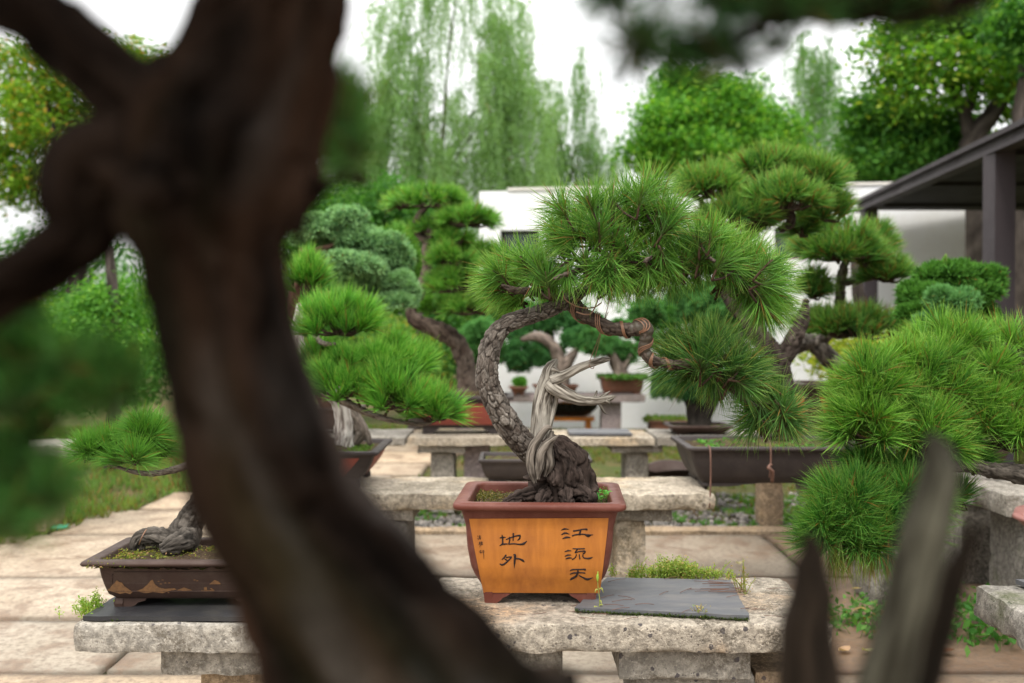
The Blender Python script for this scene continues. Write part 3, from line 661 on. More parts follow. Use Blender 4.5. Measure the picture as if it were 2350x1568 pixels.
CH = {
 'a': [[(1438, 374, 10), (1478, 357, 18), (1533, 362, 9)], [(1440, 428, 14), (1486, 408, 22), (1540, 421, 8)], [(1452, 480, 12), (1500, 461, 24), (1551, 464, 14)],
       [(1584, 382, 22), (1620, 379, 18), (1700, 362, 16), (1756, 362, 22), (1748, 374, 12)], [(1676, 372, 26), (1670, 402, 22), (1663, 436, 28)],
       [(1570, 444, 18), (1610, 430, 18), (1700, 422, 16), (1768, 432, 20), (1834, 430, 7)], [(1735, 436, 8), (1768, 446, 26), (1800, 438, 18)]],
 'b': [[(1478, 641, 8), (1520, 626, 18), (1563, 627, 8)], [(1482, 694, 10), (1520, 681, 20), (1562, 680, 8)], [(1490, 729, 12), (1528, 716, 20), (1572, 717, 10)],
       [(1578, 600, 12), (1640, 603, 14), (1731, 601, 14)], [(1640, 606, 16), (1622, 630, 15), (1606, 652, 14)], [(1606, 654, 14), (1660, 636, 14), (1728, 632, 20), (1722, 658, 16), (1700, 652, 8)],
       [(1628, 668, 12), (1612, 708, 14), (1570, 740, 16)], [(1660, 668, 12), (1668, 734, 16)], [(1706, 666, 12), (1708, 704, 16), (1738, 720, 16), (1790, 720, 22), (1832, 704, 5)]],
 'c': [[(1544, 876, 10), (1580, 861, 16), (1670, 858, 14), (1734, 858, 20), (1726, 874, 10)], [(1544, 918, 12), (1590, 902, 18), (1680, 898, 14), (1736, 904, 18)],
       [(1646, 862, 16), (1640, 905, 26), (1616, 945, 24), (1570, 972, 26), (1546, 990, 12)], [(1655, 930, 14), (1700, 955, 18), (1762, 980, 28), (1832, 958, 5)]],
 'd': [[(676, 470, 12), (712, 460, 16), (752, 462, 10)], [(706, 430, 14), (714, 480, 18), (714, 545, 20)], [(676, 566, 10), (712, 546, 22), (776, 542, 14)],
       [(752, 490, 10), (800, 470, 16), (870, 446, 16), (936, 436, 22)], [(930, 438, 20), (922, 476, 20), (896, 500, 10)], [(846, 408, 22), (845, 450, 16), (842, 508, 12)],
       [(800, 452, 14), (800, 500, 16), (786, 550, 16)], [(786, 546, 16), (850, 540, 16), (920, 548, 18), (972, 540, 30), (1012, 506, 10)]],
 'e': [[(758, 676, 22), (735, 708, 18), (704, 736, 12)], [(752, 714, 14), (790, 704, 14), (828, 706, 20)], [(822, 708, 18), (780, 752, 18), (735, 790, 24), (706, 800, 22), (676, 788, 14)],
       [(736, 726, 10), (756, 738, 16), (772, 750, 12)], [(846, 676, 12), (866, 684, 30), (862, 760, 24), (857, 842, 6)], [(868, 722, 16), (920, 728, 20), (960, 746, 26), (984, 768, 12)]],
 'f': [[(403, 438, 4), (410, 455, 5)], [(400, 470, 4), (413, 482, 5), (408, 492, 3)], [(420, 447, 4), (442, 441, 4)], [(418, 459, 4), (443, 453, 4)], [(429, 432, 4), (429, 470, 4)], [(418, 472, 4), (446, 465, 4)], [(424, 470, 4), (420, 488, 4)], [(439, 468, 4), (440, 490, 4)], [(424, 480, 3), (440, 477, 3)],
       [(420, 522, 4), (441, 515, 5)], [(431, 518, 4), (420, 556, 5)], [(416, 545, 4), (441, 535, 5)], [(437, 520, 4), (434, 572, 5), (424, 582, 3)], [(452, 508, 5), (446, 562, 4)], [(448, 526, 4), (469, 520, 4)], [(450, 539, 4), (468, 535, 4)], [(446, 553, 4), (472, 550, 4)], [(459, 515, 4), (459, 551, 4)],
       [(424, 632, 4), (453, 625, 5)], [(441, 616, 4), (432, 652, 5)], [(430, 654, 4), (452, 646, 5)], [(445, 640, 4), (448, 664, 4)], [(456, 629, 4), (484, 622, 5)], [(450, 647, 4), (489, 639, 5)], [(478, 622, 5), (480, 690, 5), (482, 732, 3)]]}
for key, strokes in CH.items():
    mb = MB()
    for st in strokes:
        q = np.array([(x, y, 0) for x, y, w in st], float); w = np.array([w for x, y, w in st], float)
        p, r = smooth_path(q, w*.5, 5); t = np.gradient(p, axis=0); t /= np.linalg.norm(t, axis=1)[:, None]; nn = np.stack([-t[:, 1], t[:, 0]], 1)
        r = r*(1+.06*R.normal(size=len(r))); r[0] *= .6; r[-1] *= .6
        a = p[:, :2]+nn*r[:, None]; b = p[:, :2]-nn*r[:, None]; n = len(p)
        pts = np.vstack([a, b]); dx, dy = 1021.2+pts[:, 0]*.18555, 1147.5+pts[:, 1]*.18555
        top = potpt(dx, dy, .0019); low = potpt(dx, dy, .0006)
        i = np.arange(n-1)
        Qt = np.stack([i, i+1, n+i+1, n+i], 1); side = np.vstack([np.stack([i, 2*n+i, 2*n+i+1, i+1], 1), np.stack([n+i, n+i+1, 3*n+i+1, 3*n+i], 1)])
        mb.add(np.vstack([top, low]), np.vstack([Qt, side]))
    mb.build('signature' if key == 'f' else 'carved_character', M['ink'], pan)
soil(main, BX, BY, BW-.056, BD-.056, BZ+.186, BYAW, .010, seed=3, res=.0028)
moss_bits(main, BX-.075, BY-.02, .12, .2, BZ+.193, 1500, ((.05, .06, .012), (.16, .14, .035), (.25, .17, .07)), .005, BYAW)
def Z2(x, y, Y): return P(1032.7+x*.29272, 717.2+y*.29272, Y)
def Z1(x, y, Y): return P(1004+x*.40245, 344.2+y*.40245, Y)
u2 = .29272*2.08/F
tr = MB(); TY = 2.08
bd1 = bark_disp(.0032, 88, .50, 3, .10, (.012, .008, .006), (.075, .056, .045), (.25, .22, .19))
tube(tr, [Z2(x, y, Y) for x, y, Y in ((800, 1250, 2.08), (700, 1140, 2.08), (600, 1055, 2.07), (500, 945, 2.06), (425, 830, 2.055), (352, 700, 2.05), (302, 570, 2.05), (290, 450, 2.05), (305, 320, 2.055), (352, 195, 2.06), (440, 95, 2.065), (570, 45, 2.07), (700, 5, 2.08), (840, -50, 2.09), (960, -120, 2.10), (1085, -200, 2.11))],
     [u2*r for r in (108, 106, 98, 94, 92, 90, 87, 84, 80, 74, 68, 62, 60, 58, 52, 42)], .0016, 110, bd1)
trunk = tr.build('trunk', M['bark'], main)
st = MB()
bd2 = bark_disp(.0068, 48, .42, 11, .24, (.007, .005, .004), (.032, .022, .018), (.085, .062, .052))
def stumpf(bc, rr):
    d, c = bd2(bc, rr)
    ang = np.arctan2(bc[:, 1], bc[:, 0]); d = d+rr*.07*np.sin(ang*7+bc[:, 2]*60)+rr*.05*np.sin(ang*13+2)
    return d, c
tube(st, [Z2(x, y, 2.085) for x, y in ((862, 1560), (864, 1470), (866, 1380), (872, 1290), (862, 1200), (835, 1115), (800, 1040), (770, 985))], [u2*r for r in (262, 258, 248, 246, 222, 185, 128, 50)], .0018, 190, stumpf)
for (x0, y0, x1, y1, r0, r1) in ((650, 1430, 430, 1490, 60, 22), (760, 1440, 700, 1520, 70, 40), (1000, 1420, 1120, 1470, 70, 38), (900, 1420, 930, 1500, 70, 45)):
    a = Z2(x0, y0, 2.04); b = Z2(x1, y1, 1.99); tube(st, [a, (a+b)/2+np.array([0, 0, .004]), b], [u2*r0, u2*(r0+r1)/2, u2*r1], .0025, 40, bd2)
st.build('trunk_base', M['bark'], trunk)
# branches hidden in the crown and the cascading branch
br = MB(); bd3 = bark_disp(.0022, 90, .5, 17, .10, (.018, .012, .009), (.065, .045, .034), (.14, .11, .09))
for pts, rad in (
    ([(1349, 659, 2.11), (1395, 610, 2.12), (1415, 560, 2.11), (1440, 505, 2.10), (1480, 470, 2.1)], (.011, .010, .008, .006, .003)),
    ([(1349, 659, 2.11), (1420, 640, 2.13), (1500, 612, 2.12), (1600, 612, 2.1), (1690, 640, 2.08), (1750, 690, 2.06), (1775, 730, 2.06)], (.012, .011, .010, .0085, .007, .005, .003)),
    ([(1290, 690, 2.1), (1230, 672, 2.05), (1180, 665, 2.03), (1150, 655, 2.02)], (.010, .008, .006, .003)),
    ([(1415, 560, 2.11), (1350, 540, 2.09), (1300, 520, 2.07)], (.006, .005, .003)),
    ([(1440, 640, 2.13), (1450, 590, 2.15), (1500, 550, 2.16), (1560, 520, 2.16)], (.008, .007, .005, .003)),
    ([(1380, 640, 2.11), (1340, 620, 2.04), (1300, 630, 1.99), (1270, 640, 1.98)], (.007, .006, .004, .003)),
    ([(1500, 612, 2.12), (1500, 590, 2.04), (1480, 600, 1.98)], (.006, .005, .003)),
    ([(1600, 612, 2.1), (1620, 590, 2.02), (1640, 600, 1.98)], (.006, .005, .003)),
    ([(1690, 640, 2.08), (1720, 620, 2.13), (1750, 600, 2.15)], (.005, .004, .003))):
    tube(br, [P(*p) for p in pts], rad, .004, 20, bd3)
br.build('crown_branches', M['bark'], main)
cas = MB(); cpts = [(1318, 702, 2.09), (1340, 722, 2.07), (1366, 736, 2.05), (1406, 754, 2.03), (1446, 757, 2.02), (1478, 753, 2.015), (1482, 778, 2.015), (1479, 803, 2.02), (1495, 827, 2.02), (1539, 836, 2.02), (1607, 838, 2.03), (1650, 862, 2.04), (1690, 905, 2.04), (1740, 935, 2.05)]
crad = [r*2.03/F for r in (18, 16.5, 15.5, 14.5, 15, 17.5, 12.5, 11.5, 11, 9, 7.5, 6.5, 5, 3)]
CP = [P(*p) for p in cpts]
tube(cas, CP, crad, .0022, 48, bd3)
cb = cas.build('cascade_branch', M['bark'], main)
tp = MB(); tube(tp, CP[4:9], [crad[4]*1.03, crad[5]*1.12, crad[6]*1.14, crad[7]*1.1, crad[8]*1.05], .002, 40, lambda bc, rr: (.0009*np.sin(bc[:, 2]*520+bc[:, 0]*60)+.0008*fbm(bc, 120, 2, 4), None)); tp.build('wound_tape', M['tape'], cb)
p, r = smooth_path(CP, crad, .001); t, Nn, Bn = frames(p); sl = np.concatenate([[0], np.cumsum(np.linalg.norm(np.diff(p, axis=0), axis=1))])
wm = MB()
def coil(ph0, pitchf):
    tot = sl[-1]*.80; n = 900; s = np.linspace(.0, tot, n); ph = ph0+np.cumsum([pitchf(v/tot) for v in s])*(tot/n)
    idx = np.searchsorted(sl, s).clip(0, len(p)-1); rr = r[idx]*1.13+.0022
    pts = p[idx]+Nn[idx]*(np.cos(ph)*rr)[:, None]+Bn[idx]*(np.sin(ph)*rr)[:, None]
    tube(wm, pts, np.full(n, .00105), .0025, 8)
pf = lambda v: 95+150*(math.exp(-((v-.33)/.03)**2)+math.exp(-((v-.47)/.03)**2)+1.2*math.exp(-((v-.58)/.03)**2)+math.exp(-((v-.68)/.03)**2))
coil(0, pf); coil(.45, pf); coil(.9, pf)
wm.build('training_wire', M['wire'], cb)
# copper guy wires round the trunk top
gw = MB(); c = P(1310, 690, 2.08)
tube(gw, [P(1290, 668, 2.035), P(1300, 690, 2.03), P(1330, 705, 2.03), P(1362, 706, 2.04), P(1380, 695, 2.06)], [.0014]*5, .004, 8)
tube(gw, [P(1322, 716, 2.03), P(1345, 722, 2.025), P(1362, 712, 2.03), P(1390, 640, 2.06)], [.0014]*4, .004, 8)
tube(gw, [P(1404, 655, 2.03), P(1392, 716, 2.05), P(1372, 780, 2.08), P(1356, 822, 2.10), P(1352, 840, 2.095), P(1362, 846, 2.095), P(1364, 826, 2.11), P(1376, 780, 2.1), P(1386, 740, 2.07), P(1396, 716, 2.06)], [.0008]*10, .006, 6)
gw.build('guy_wire', M['wire'], main)
# deadwood
dw = MB(); gd = grain_disp(.0009, 3, (.085, .07, .054), (.46, .42, .36))
DY = 2.13
def Z2l(l, dy=0): return [Z2(x, y, DY+dy) for x, y, _ in l], [u2*q[2] for q in l]
for l, dy, ring in (
    ([(712, 1090, 84), (708, 980, 82), (712, 850, 80), (724, 700, 76), (752, 590, 74), (775, 525, 72), (783, 465, 62), (797, 425, 48), (822, 392, 30), (842, 368, 8)], 0, 110),
    ([(795, 540, 44), (860, 512, 46), (930, 478, 38), (1010, 435, 34), (1100, 400, 31), (1180, 378, 25), (1235, 366, 20), (1258, 366, 9)], -.025, 80),
    ([(765, 545, 44), (805, 580, 60), (855, 612, 60), (920, 645, 53), (1000, 680, 46), (1090, 694, 37), (1170, 690, 34), (1230, 678, 30), (1262, 668, 22), (1298, 655, 5)], -.02, 80),
    ([(815, 590, 34), (828, 670, 24), (812, 750, 24), (785, 850, 28), (765, 950, 30)], .0, 50),
    ([(1170, 676, 20), (1220, 645, 15), (1256, 617, 4)], -.02, 24), ([(1225, 690, 18), (1248, 705, 12), (1252, 720, 4)], -.03, 24),
    ([(1160, 700, 14), (1185, 745, 11), (1210, 785, 8), (1240, 802, 3)], -.02, 20), ([(1130, 668, 16), (1145, 640, 12), (1152, 614, 7)], -.015, 20),
    ([(800, 440, 24), (835, 455, 16), (862, 470, 6)], -.03, 24)):
    a, b = Z2l(l, dy); tube(dw, a, b, .0018, ring, gd)
dwo = dw.build('deadwood', M['dead'], main)
d2 = MB(); gd2 = grain_disp(.0022, 8, (.022, .016, .012), (.21, .18, .15))
for l, Y in (
    ([(668, 1340, 12), (645, 1250, 30), (632, 1150, 32), (650, 1060, 31), (695, 990, 29), (735, 935, 28), (770, 905, 24), (800, 912, 8)], 2.015),
    ([(690, 1310, 8), (702, 1210, 28), (714, 1110, 33), (745, 1050, 30), (800, 1000, 22), (858, 960, 4)], 2.005),
    ([(745, 1290, 10), (775, 1190, 36), (765, 1100, 40), (770, 1040, 34), (790, 985, 22), (800, 930, 12)], 2.02)):
    tube(d2, [Z2(x, y, Y) for x, y, _ in l], [u2*q[2] for q in l], .0018, 64, gd2)
d2.build('deadwood', M['dead'], main)
# needles of the main tree: (x, y, direction in degrees, scale) in view units, grouped into pads
tuft_sets = {
 'a': [(450, 780, 150, 1), (380, 720, 125, 1), (620, 710, 100, 1), (740, 710, 92, 1.05), (560, 640, 110, .95), (440, 840, 205, .9), (330, 790, 170, .9), (480, 620, 112, .95), (330, 690, 140, .9), (420, 650, 100, .9), (700, 560, 110, .9), (560, 760, 260, .7), (660, 800, 262, .75), (300, 740, 165, .8), (520, 700, 140, .9), (630, 720, 250, .8), (740, 730, 268, .8), (380, 800, 230, .8)],
 'b': [(780, 390, 125, 1), (700, 430, 150, 1), (920, 430, 95, 1.05), (860, 280, 108, .9), (1000, 290, 85, .95), (900, 300, 95, .95), (1080, 250, 85, .9), (1160, 250, 80, .95), (1240, 210, 76, .95), (1280, 300, 62, .95), (1260, 420, 88, 1), (1340, 350, 60, .95), (1100, 380, 92, 1), (1150, 470, 90, 1), (1020, 380, 100, 1), (780, 480, 160, .9), (1330, 440, 45, .9), (690, 330, 130, .9), (1180, 330, 90, 1), (840, 420, 110, .95), (730, 520, 130, .9), (1000, 500, 95, .9), (900, 520, 100, .9), (660, 480, 165, .85)],
 'c': [(880, 760, 262, .8), (1180, 740, 262, .85), (1240, 700, 280, .85), (1010, 760, 270, .8), (1350, 700, 290, .85), (1420, 700, 275, .8), (1100, 740, 255, .85), (960, 660, 250, .8), (1290, 640, 285, .8), (940, 700, 80, .9), (1140, 670, 92, 1), (1010, 610, 95, .95), (1230, 620, 70, .95), (1330, 560, 80, 1), (1060, 720, 265, .75), (1140, 690, 265, .8), (1300, 690, 300, .75), (880, 690, 240, .8), (840, 620, 100, .85), (1250, 530, 75, .95), (1080, 560, 90, .9), (1200, 730, 275, .7), (960, 740, 262, .75), (1390, 620, 100, .9)],
 'd': [(1500, 590, 75, 1.1), (1480, 560, 110, 1), (1650, 720, 45, 1), (1700, 600, 62, 1), (1800, 720, 50, 1), (1870, 880, -15, 1), (1850, 640, 48, .95), (1750, 560, 62, .95), (1600, 500, 75, .95), (1900, 760, 8, .95), (1820, 850, -50, 1), (1930, 820, -25, .95), (1560, 640, -70, .9), (1660, 540, 70, .95), (1790, 640, 60, .95), (1700, 680, -40, .9), (1860, 900, -70, .95), (1520, 640, 265, .85), (1960, 700, 15, .8), (1560, 460, 82, .85), (1620, 620, 60, 1), (1740, 760, -30, .9), (1820, 600, 60, .85), (1900, 640, 40, .75), (1480, 480, 95, .85), (1900, 900, -35, .9), (1420, 540, 95, .95), (1780, 820, -80, .9)],
 'e': [(1500, 1210, 95, 1.25), (1400, 1250, 155, 1.05), (1340, 1130, 130, 1), (1440, 1090, 100, 1), (1590, 1070, 80, 1), (1680, 1290, 65, 1.1), (1640, 1340, -60, .95), (1780, 1250, 40, 1), (1720, 1150, 60, 1), (1850, 1320, 15, .9), (1330, 1230, 175, 1.05), (1500, 1240, 262, 1.0), (1540, 1120, 90, 1.1), (1640, 1180, 75, 1.1), (1430, 1170, 120, 1.0), (1760, 1350, -30, .9), (1580, 1260, 280, .9), (1720, 1250, 50, 1), (1800, 1180, 45, .85)],
 'f': [(1820, 1500, 105, 1), (1990, 1480, 55, 1), (1950, 1400, 80, .9), (1770, 1560, 190, .9), (2020, 1540, -5, .95), (1830, 1520, 265, .9), (1900, 1440, 90, .9), (1970, 1520, -80, .9), (1890, 1500, 120, .9), (1800, 1430, 110, .85), (2000, 1560, -45, .85)]}
for key, l in tuft_sets.items():
    pos = []; dr = []; LL = []; n = []
    for x, y, a, s in l:
        Yd = 2.07+R.uniform(-.085, .085) if key != 'e' else 2.04+R.uniform(-.06, .06)
        pos.append(Z1(x, y, Yd)); a = math.radians(a); dr.append((math.cos(a), R.uniform(-.65, .45), math.sin(a))); LL.append(.092*s); n.append(int(125*s))
    # a second, deeper layer fills the pad
    for x, y, a, s in l:
        if R.random() < .97: pos.append(Z1(x+R.normal()*28, y+R.normal()*24+10, 2.13+R.uniform(-.02, .10))); a = math.radians(a+R.normal()*20); dr.append((math.cos(a), R.uniform(0, .6), math.sin(a))); LL.append(.086*s); n.append(105)
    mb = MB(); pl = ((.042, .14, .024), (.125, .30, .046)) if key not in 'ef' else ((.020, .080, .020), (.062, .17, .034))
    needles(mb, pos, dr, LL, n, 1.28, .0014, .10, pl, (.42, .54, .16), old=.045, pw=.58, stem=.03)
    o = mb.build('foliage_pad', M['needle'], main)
    m2 = MB()
    ps = np.array(pos); cen = ps.mean(0)+np.array([0, 0, -.015]); dc = np.linalg.norm(ps-cen, axis=1)
    for qi, (q, d) in enumerate(zip(pos, dr)):
        d = unit(np.array(d)); tube(m2, [q-d*.045+np.array([0, .01, -.008]), q-d*.02, q+d*.006], [.0026, .0024, .0030], .006, 7, C=(.075, .045, .03), cap=True)
        inner = [k_ for k_ in range(len(ps)) if dc[k_] < dc[qi]-1e-6]
        tgt = cen if not inner else ps[min(inner, key=lambda k_: np.linalg.norm(ps[k_]-q))]
        b_ = q-d*.045+np.array([0, .01, -.008]); tube(m2, [b_, (b_+tgt)/2+np.array([0, 0, -.006]), tgt], [.0024, .0024, .0026], .008, 6, C=(.06, .04, .03), cap=True)
    m2.build('shoots', M['bark'], o)
# clover in the pot
mb = MB()
for x, y in ((1312, 1146), (1322, 1142), (1332, 1148), (1345, 1143), (1352, 1138), (1358, 1146), (1370, 1136), (1386, 1132), (1392, 1138), (1380, 1146), (1306, 1149), (1366, 1143)):
    c = P(x, y, 2.0); c = np.array([*on(x, y+4, BZ+.198), BZ+.2])
    q = c+R.normal(size=(9, 3))*np.array([.0055, .0055, .002])+np.array([0, 0, .006]); leaves(mb, q, .008, ((.05, .28, .035), (.12, .42, .06)), 1.5, 1.0)
    tube(mb, [c+np.array([0, 0, -.01]), c+np.array([0, 0, .006])], [.0006, .0006], .01, 4, C=(.1, .3, .05))
q = np.array([(*on(R.uniform(1375, 1400), R.uniform(1128, 1146), BZ+.2), BZ+.2+R.random()*.012) for _ in range(90)]); leaves(mb, q, .005, ((.10, .20, .03), (.22, .34, .06)), .5, .4)
mb.build('weeds', M['grass'], main)
# ================================================================== OTHER POTTED TREES
GRP = 'potted bonsai on the benches'
# left shallow brown pot
A1 = thing('pine_bonsai', (-.628, 2.01, .431), 'low pine bonsai in the shallow brown pot with gilt landscape on the front left bench', 'bonsai', GRP)
pb_ = pot(A1, -.628, 2.01, .431, .395, .235, .0985, 'brownclay', taper=.016, lip=.022, liph=.010, foot=.016, r=.006, wall=.006, footw=.062)
T1 = xf(-.628, 2.01, .431)
def front(px, py, off=.0):  # a point of the front face
    a = P(px, py, 1.0)-np.array([0, 0, CAMZ]); y = 1.93
    for _ in range(5):
        s_ = min(1, max(0, (CAMZ+a[2]*y-.431-.019)/(.0985-.010-.019))); ins = .022+.016*(1-s_)**1.6+.004
        y = 2.01-.1175+ins
    return np.array([a[0]*y, y-off, CAMZ+a[2]*y])
mb = MB()
def frame_path(pts, w=.0011):
    tube(mb, [front(x, y, .0005) for x, y in pts], [w]*len(pts), .01, 6, cap=True)
for sgm in ([(262, 1313), (656, 1313)], [(258, 1317), (258, 1352)], [(262, 1357), (656, 1357)]): frame_path(sgm)
mb.build('moulding', M['brownclay'], pb_)
mb = MB()
def blob(pts):
    V = [front(x, y, .0015) for x, y in pts]; mb.ng = getattr(mb, 'ng', []); mb.ng.append(list(range(mb.n, mb.n+len(V)))[::-1]); mb.add(V)
def D6(x, y): return (114.74+x*.30478, 1090.1+y*.30478)
blob([D6(*q) for q in ((430, 868), (455, 850), (470, 828), (490, 812), (505, 790), (522, 805), (545, 810), (560, 835), (590, 855), (625, 880), (605, 897), (570, 886), (530, 895), (480, 880))])
blob([D6(*q) for q in ((655, 872), (700, 855), (735, 825), (760, 795), (775, 788), (790, 820), (820, 846), (870, 856), (940, 852), (955, 862), (900, 872), (850, 890), (780, 880), (720, 890))])
blob([D6(*q) for q in ((955, 868), (1010, 846), (1040, 855), (1072, 868), (1010, 872))])
blob([D6(*q) for q in ((1200, 822), (1240, 790), (1270, 800), (1290, 822))])
blob([D6(*q) for q in ((1140, 868), (1240, 868), (1240, 873), (1140, 873))]); blob([D6(*q) for q in ((1160, 845), (1182, 842), (1184, 864), (1162, 864))])
for q in ((820, 800), (850, 790), (870, 812), (900, 812), (836, 820), (1090, 790), (1110, 796), (1050, 704), (1090, 706), (830, 705), (1215, 855), (1225, 862), (895, 885)):
    x, y = q; blob([D6(x-12, y), D6(x, y-4), D6(x+12, y), D6(x, y+4)])
mb.build('painted_scene', M['gilt'], pb_, smooth=False)
soil(A1, -.628, 2.01, .355, .195, .431+.082, 0, .01, seed=8, res=.004)
moss_bits(A1, -.71, 1.97, .2, .15, .431+.088, 900, ((.10, .16, .02), (.28, .24, .05), (.35, .20, .10)), .006)
m1 = MB(); bk = bark_disp(.005, 55, .4, 31, .25, (.007, .006, .005), (.035, .029, .024), (.19, .165, .14))
pu = 2.03/F
tube(m1, [P(x, y, Y) for x, y, Y in ((310, 1262, 2.03), (322, 1236, 2.03), (350, 1232, 2.03), (400, 1240, 2.03), (450, 1240, 2.04))], [pu*r for r in (16, 17, 19, 22, 26)], .003, 60, bk)
tube(m1, [P(x, y, Y) for x, y, Y in ((400, 1262, 2.06), (425, 1225, 2.06), (440, 1190, 2.06), (465, 1150, 2.06), (500, 1110, 2.07), (530, 1060, 2.08), (540, 960, 2.08), (560, 860, 2.1))], [pu*r for r in (50, 38, 28, 25, 24, 22, 18, 10)], .003, 70, bk)
tube(m1, [P(x, y, Y) for x, y, Y in ((430, 1240, 2.02), (400, 1250, 1.99), (370, 1262, 1.98))], [pu*r for r in (26, 22, 12)], .003, 40, bk)
tube(m1, [P(x, y, 2.06) for x, y in ((530, 1040), (470, 1052), (420, 1072), (360, 1086), (310, 1084), (270, 1072), (235, 1060))], [pu*r for r in (14, 11, 9, 7, 5, 3.5, 2)], .003, 20, bark_disp(.001, 120, .5, 5))
m1.build('trunk', M['bark'], A1)
pine(A1, [(335, 985, 78, 62, 2.05, 20), (255, 1020, 95, 52, 2.06, 18), (205, 1032, 75, 42, 2.03, 12), (370, 1020, 60, 60, 2.12, 14), (300, 1045, 85, 32, 2.0, 11)], .068, 1.0, 90, .0011, 1.05, ((.05, .17, .025), (.12, .30, .05)), twr=.0016)
mb = MB(); tube(mb, [P(319, 1250, 1.99), P(326, 1232, 1.985), P(336, 1215, 2.0)], [.0012]*3, .005, 6); mb.build('root_wire', M['wire'], A1)

# red pot with wide pine (second row, left)
A2 = thing('pine_bonsai', (-.76, 3.62, .42), 'spreading pine bonsai with pale trunk in the red panelled pot on the second row bench', 'bonsai', GRP)
pot(A2, -.76, 3.62, .42, .60, .44, .136, 'greyclay', taper=.05, lip=.016, liph=.014, foot=.03, r=.012, panel=('redpanel', -.24, .235, .042, .112), footw=.07)
soil(A2, -.76, 3.62, .54, .38, .42+.118, 0, .02, seed=18, res=.01)
moss_bits(A2, -.62, 3.58, .2, .26, .545, 700, ((.06, .14, .02), (.12, .2, .03)), .012)
dwp = MB(); gp = grain_disp(.004, 21, (.20, .16, .14), (.62, .58, .53)); pu = 3.6/F
for l, c in (([(786, 1038, 30), (790, 1005, 24), (790, 960, 22), (780, 920, 21), (745, 880, 20), (700, 840, 18), (680, 780, 16), (690, 700, 10)], gp), ([(815, 1020, 9), (830, 990, 14), (812, 955, 14), (795, 930, 14)], bark_disp(.004, 40, .5, 3)), ([(850, 1020, 6), (840, 995, 9), (818, 975, 10)], bark_disp(.004, 40, .5, 3)), ([(800, 1025, 4), (806, 1010, 5), (815, 1002, 5), (830, 998, 4)], gp)):
    tube(dwp, [P(x, y, 3.6) for x, y, _ in l], [pu*q[2] for q in l], .006, 40, c)
dwp.build('trunk', M['dead'], A2)
pu = 3.1/F; mb = MB()
tube(mb, [P(x, y, Y) for x, y, Y in ((690, 850, 3.4), (730, 890, 3.2), (770, 910, 3.12), (830, 942, 3.1), (880, 960, 3.1), (930, 970, 3.1), (980, 972, 3.1), (1030, 950, 3.1))], [pu*r for r in (16, 13, 11, 8, 6.5, 5, 4, 2)], .006, 20, bark_disp(.002, 80, .5, 5))
for a, b in (((830, 942), (815, 905)), ((880, 960), (900, 925)), ((930, 970), (950, 930)), ((980, 970), (1000, 950)), ((860, 955), (860, 915))):
    tube(mb, [P(a[0], a[1], 3.1), P(b[0], b[1], 3.08)], [pu*4, pu*2], .01, 8, C=(.09, .065, .045))
tube(mb, [P(690, 700, 3.45), P(730, 780, 3.3), P(770, 790, 3.15)], [pu*9, pu*7, pu*3], .01, 12, bark_disp(.002, 80, .5, 5))
mb.build('branch', M['barkfar'], A2)
BR = ((.03, .15, .018), (.12, .36, .045))
pine(A2, [(775, 725, 128, 92, 3.15, 44), (700, 640, 80, 85, 3.3, 20), (905, 825, 130, 80, 3.2, 44), (800, 868, 135, 95, 3.1, 46), (905, 895, 125, 95, 3.05, 44), (1000, 930, 88, 76, 3.05, 22), (720, 830, 85, 80, 3.3, 20), (860, 840, 90, 66, 3.1, 18)], .096, 1.1, 70, .0021, .72, BR, tip=(.38, .58, .13), droop=.06, twr=.003, flat=.55)

# red pot B with tall crooked pine (third row)
A3 = thing('pine_bonsai', (-.272, 5.42, .42), 'tall crooked pine bonsai in the wide red panelled pot on the third row bench', 'bonsai', GRP)
pot(A3, -.272, 5.42, .42, .56, .34, .205, 'greyclay', taper=.045, lip=.018, liph=.022, foot=.03, r=.012, panel=('redpanel', -.235, .235, .05, .165), footw=.09)
soil(A3, -.272, 5.42, .5, .28, .6, 0, .04, seed=28, res=.012)
pu = 5.5/F
fartrunk(A3, [([P(x, y, 5.5) for x, y in ((1078, 915), (1072, 870), (1066, 830), (1052, 790), (1020, 765), (985, 748), (952, 735), (942, 710), (962, 672), (982, 620), (978, 570), (985, 545), (1000, 500))], [pu*r for r in (30, 24, 21, 20, 20, 18, 16, 13, 12, 11, 10, 8, 5)]),
    ([P(x, y, 5.5) for x, y in ((985, 560), (955, 525), (965, 490), (990, 470))], [pu*r for r in (9, 8, 6, 4)]),
    ([P(x, y, 5.5) for x, y in ((975, 660), (1030, 665), (1080, 655))], [pu*r for r in (8, 7, 3)]), ([P(x, y, 5.5) for x, y in ((985, 600), (1040, 580), (1090, 590))], [pu*r for r in (8, 6, 3)])], sc=28, amp=.010, dark=(.022, .015, .012), pl=(.085, .058, .046), pl2=(.22, .175, .14), ring=24, step=.012)
FB = ((.04, .16, .025), (.14, .35, .055))
pine(A3, [(985, 455, 105, 42, 5.5, 50), (925, 460, 60, 36, 5.6, 20), (1075, 500, 95, 38, 5.4, 44), (1000, 520, 70, 30, 5.5, 24), (1090, 585, 100, 50, 5.6, 46), (1065, 645, 115, 52, 5.35, 54), (1095, 700, 95, 40, 5.3, 38), (1010, 700, 75, 42, 5.7, 28), (1035, 590, 75, 50, 5.3, 28), (905, 560, 80, 70, 6.0, 32), (1120, 640, 75, 60, 5.9, 28), (930, 620, 60, 50, 6.0, 22), (1040, 545, 60, 36, 5.4, 18)], .095, 1.15, 40, .0045, .95, FB, tip=(.36, .52, .12), twr=.005)

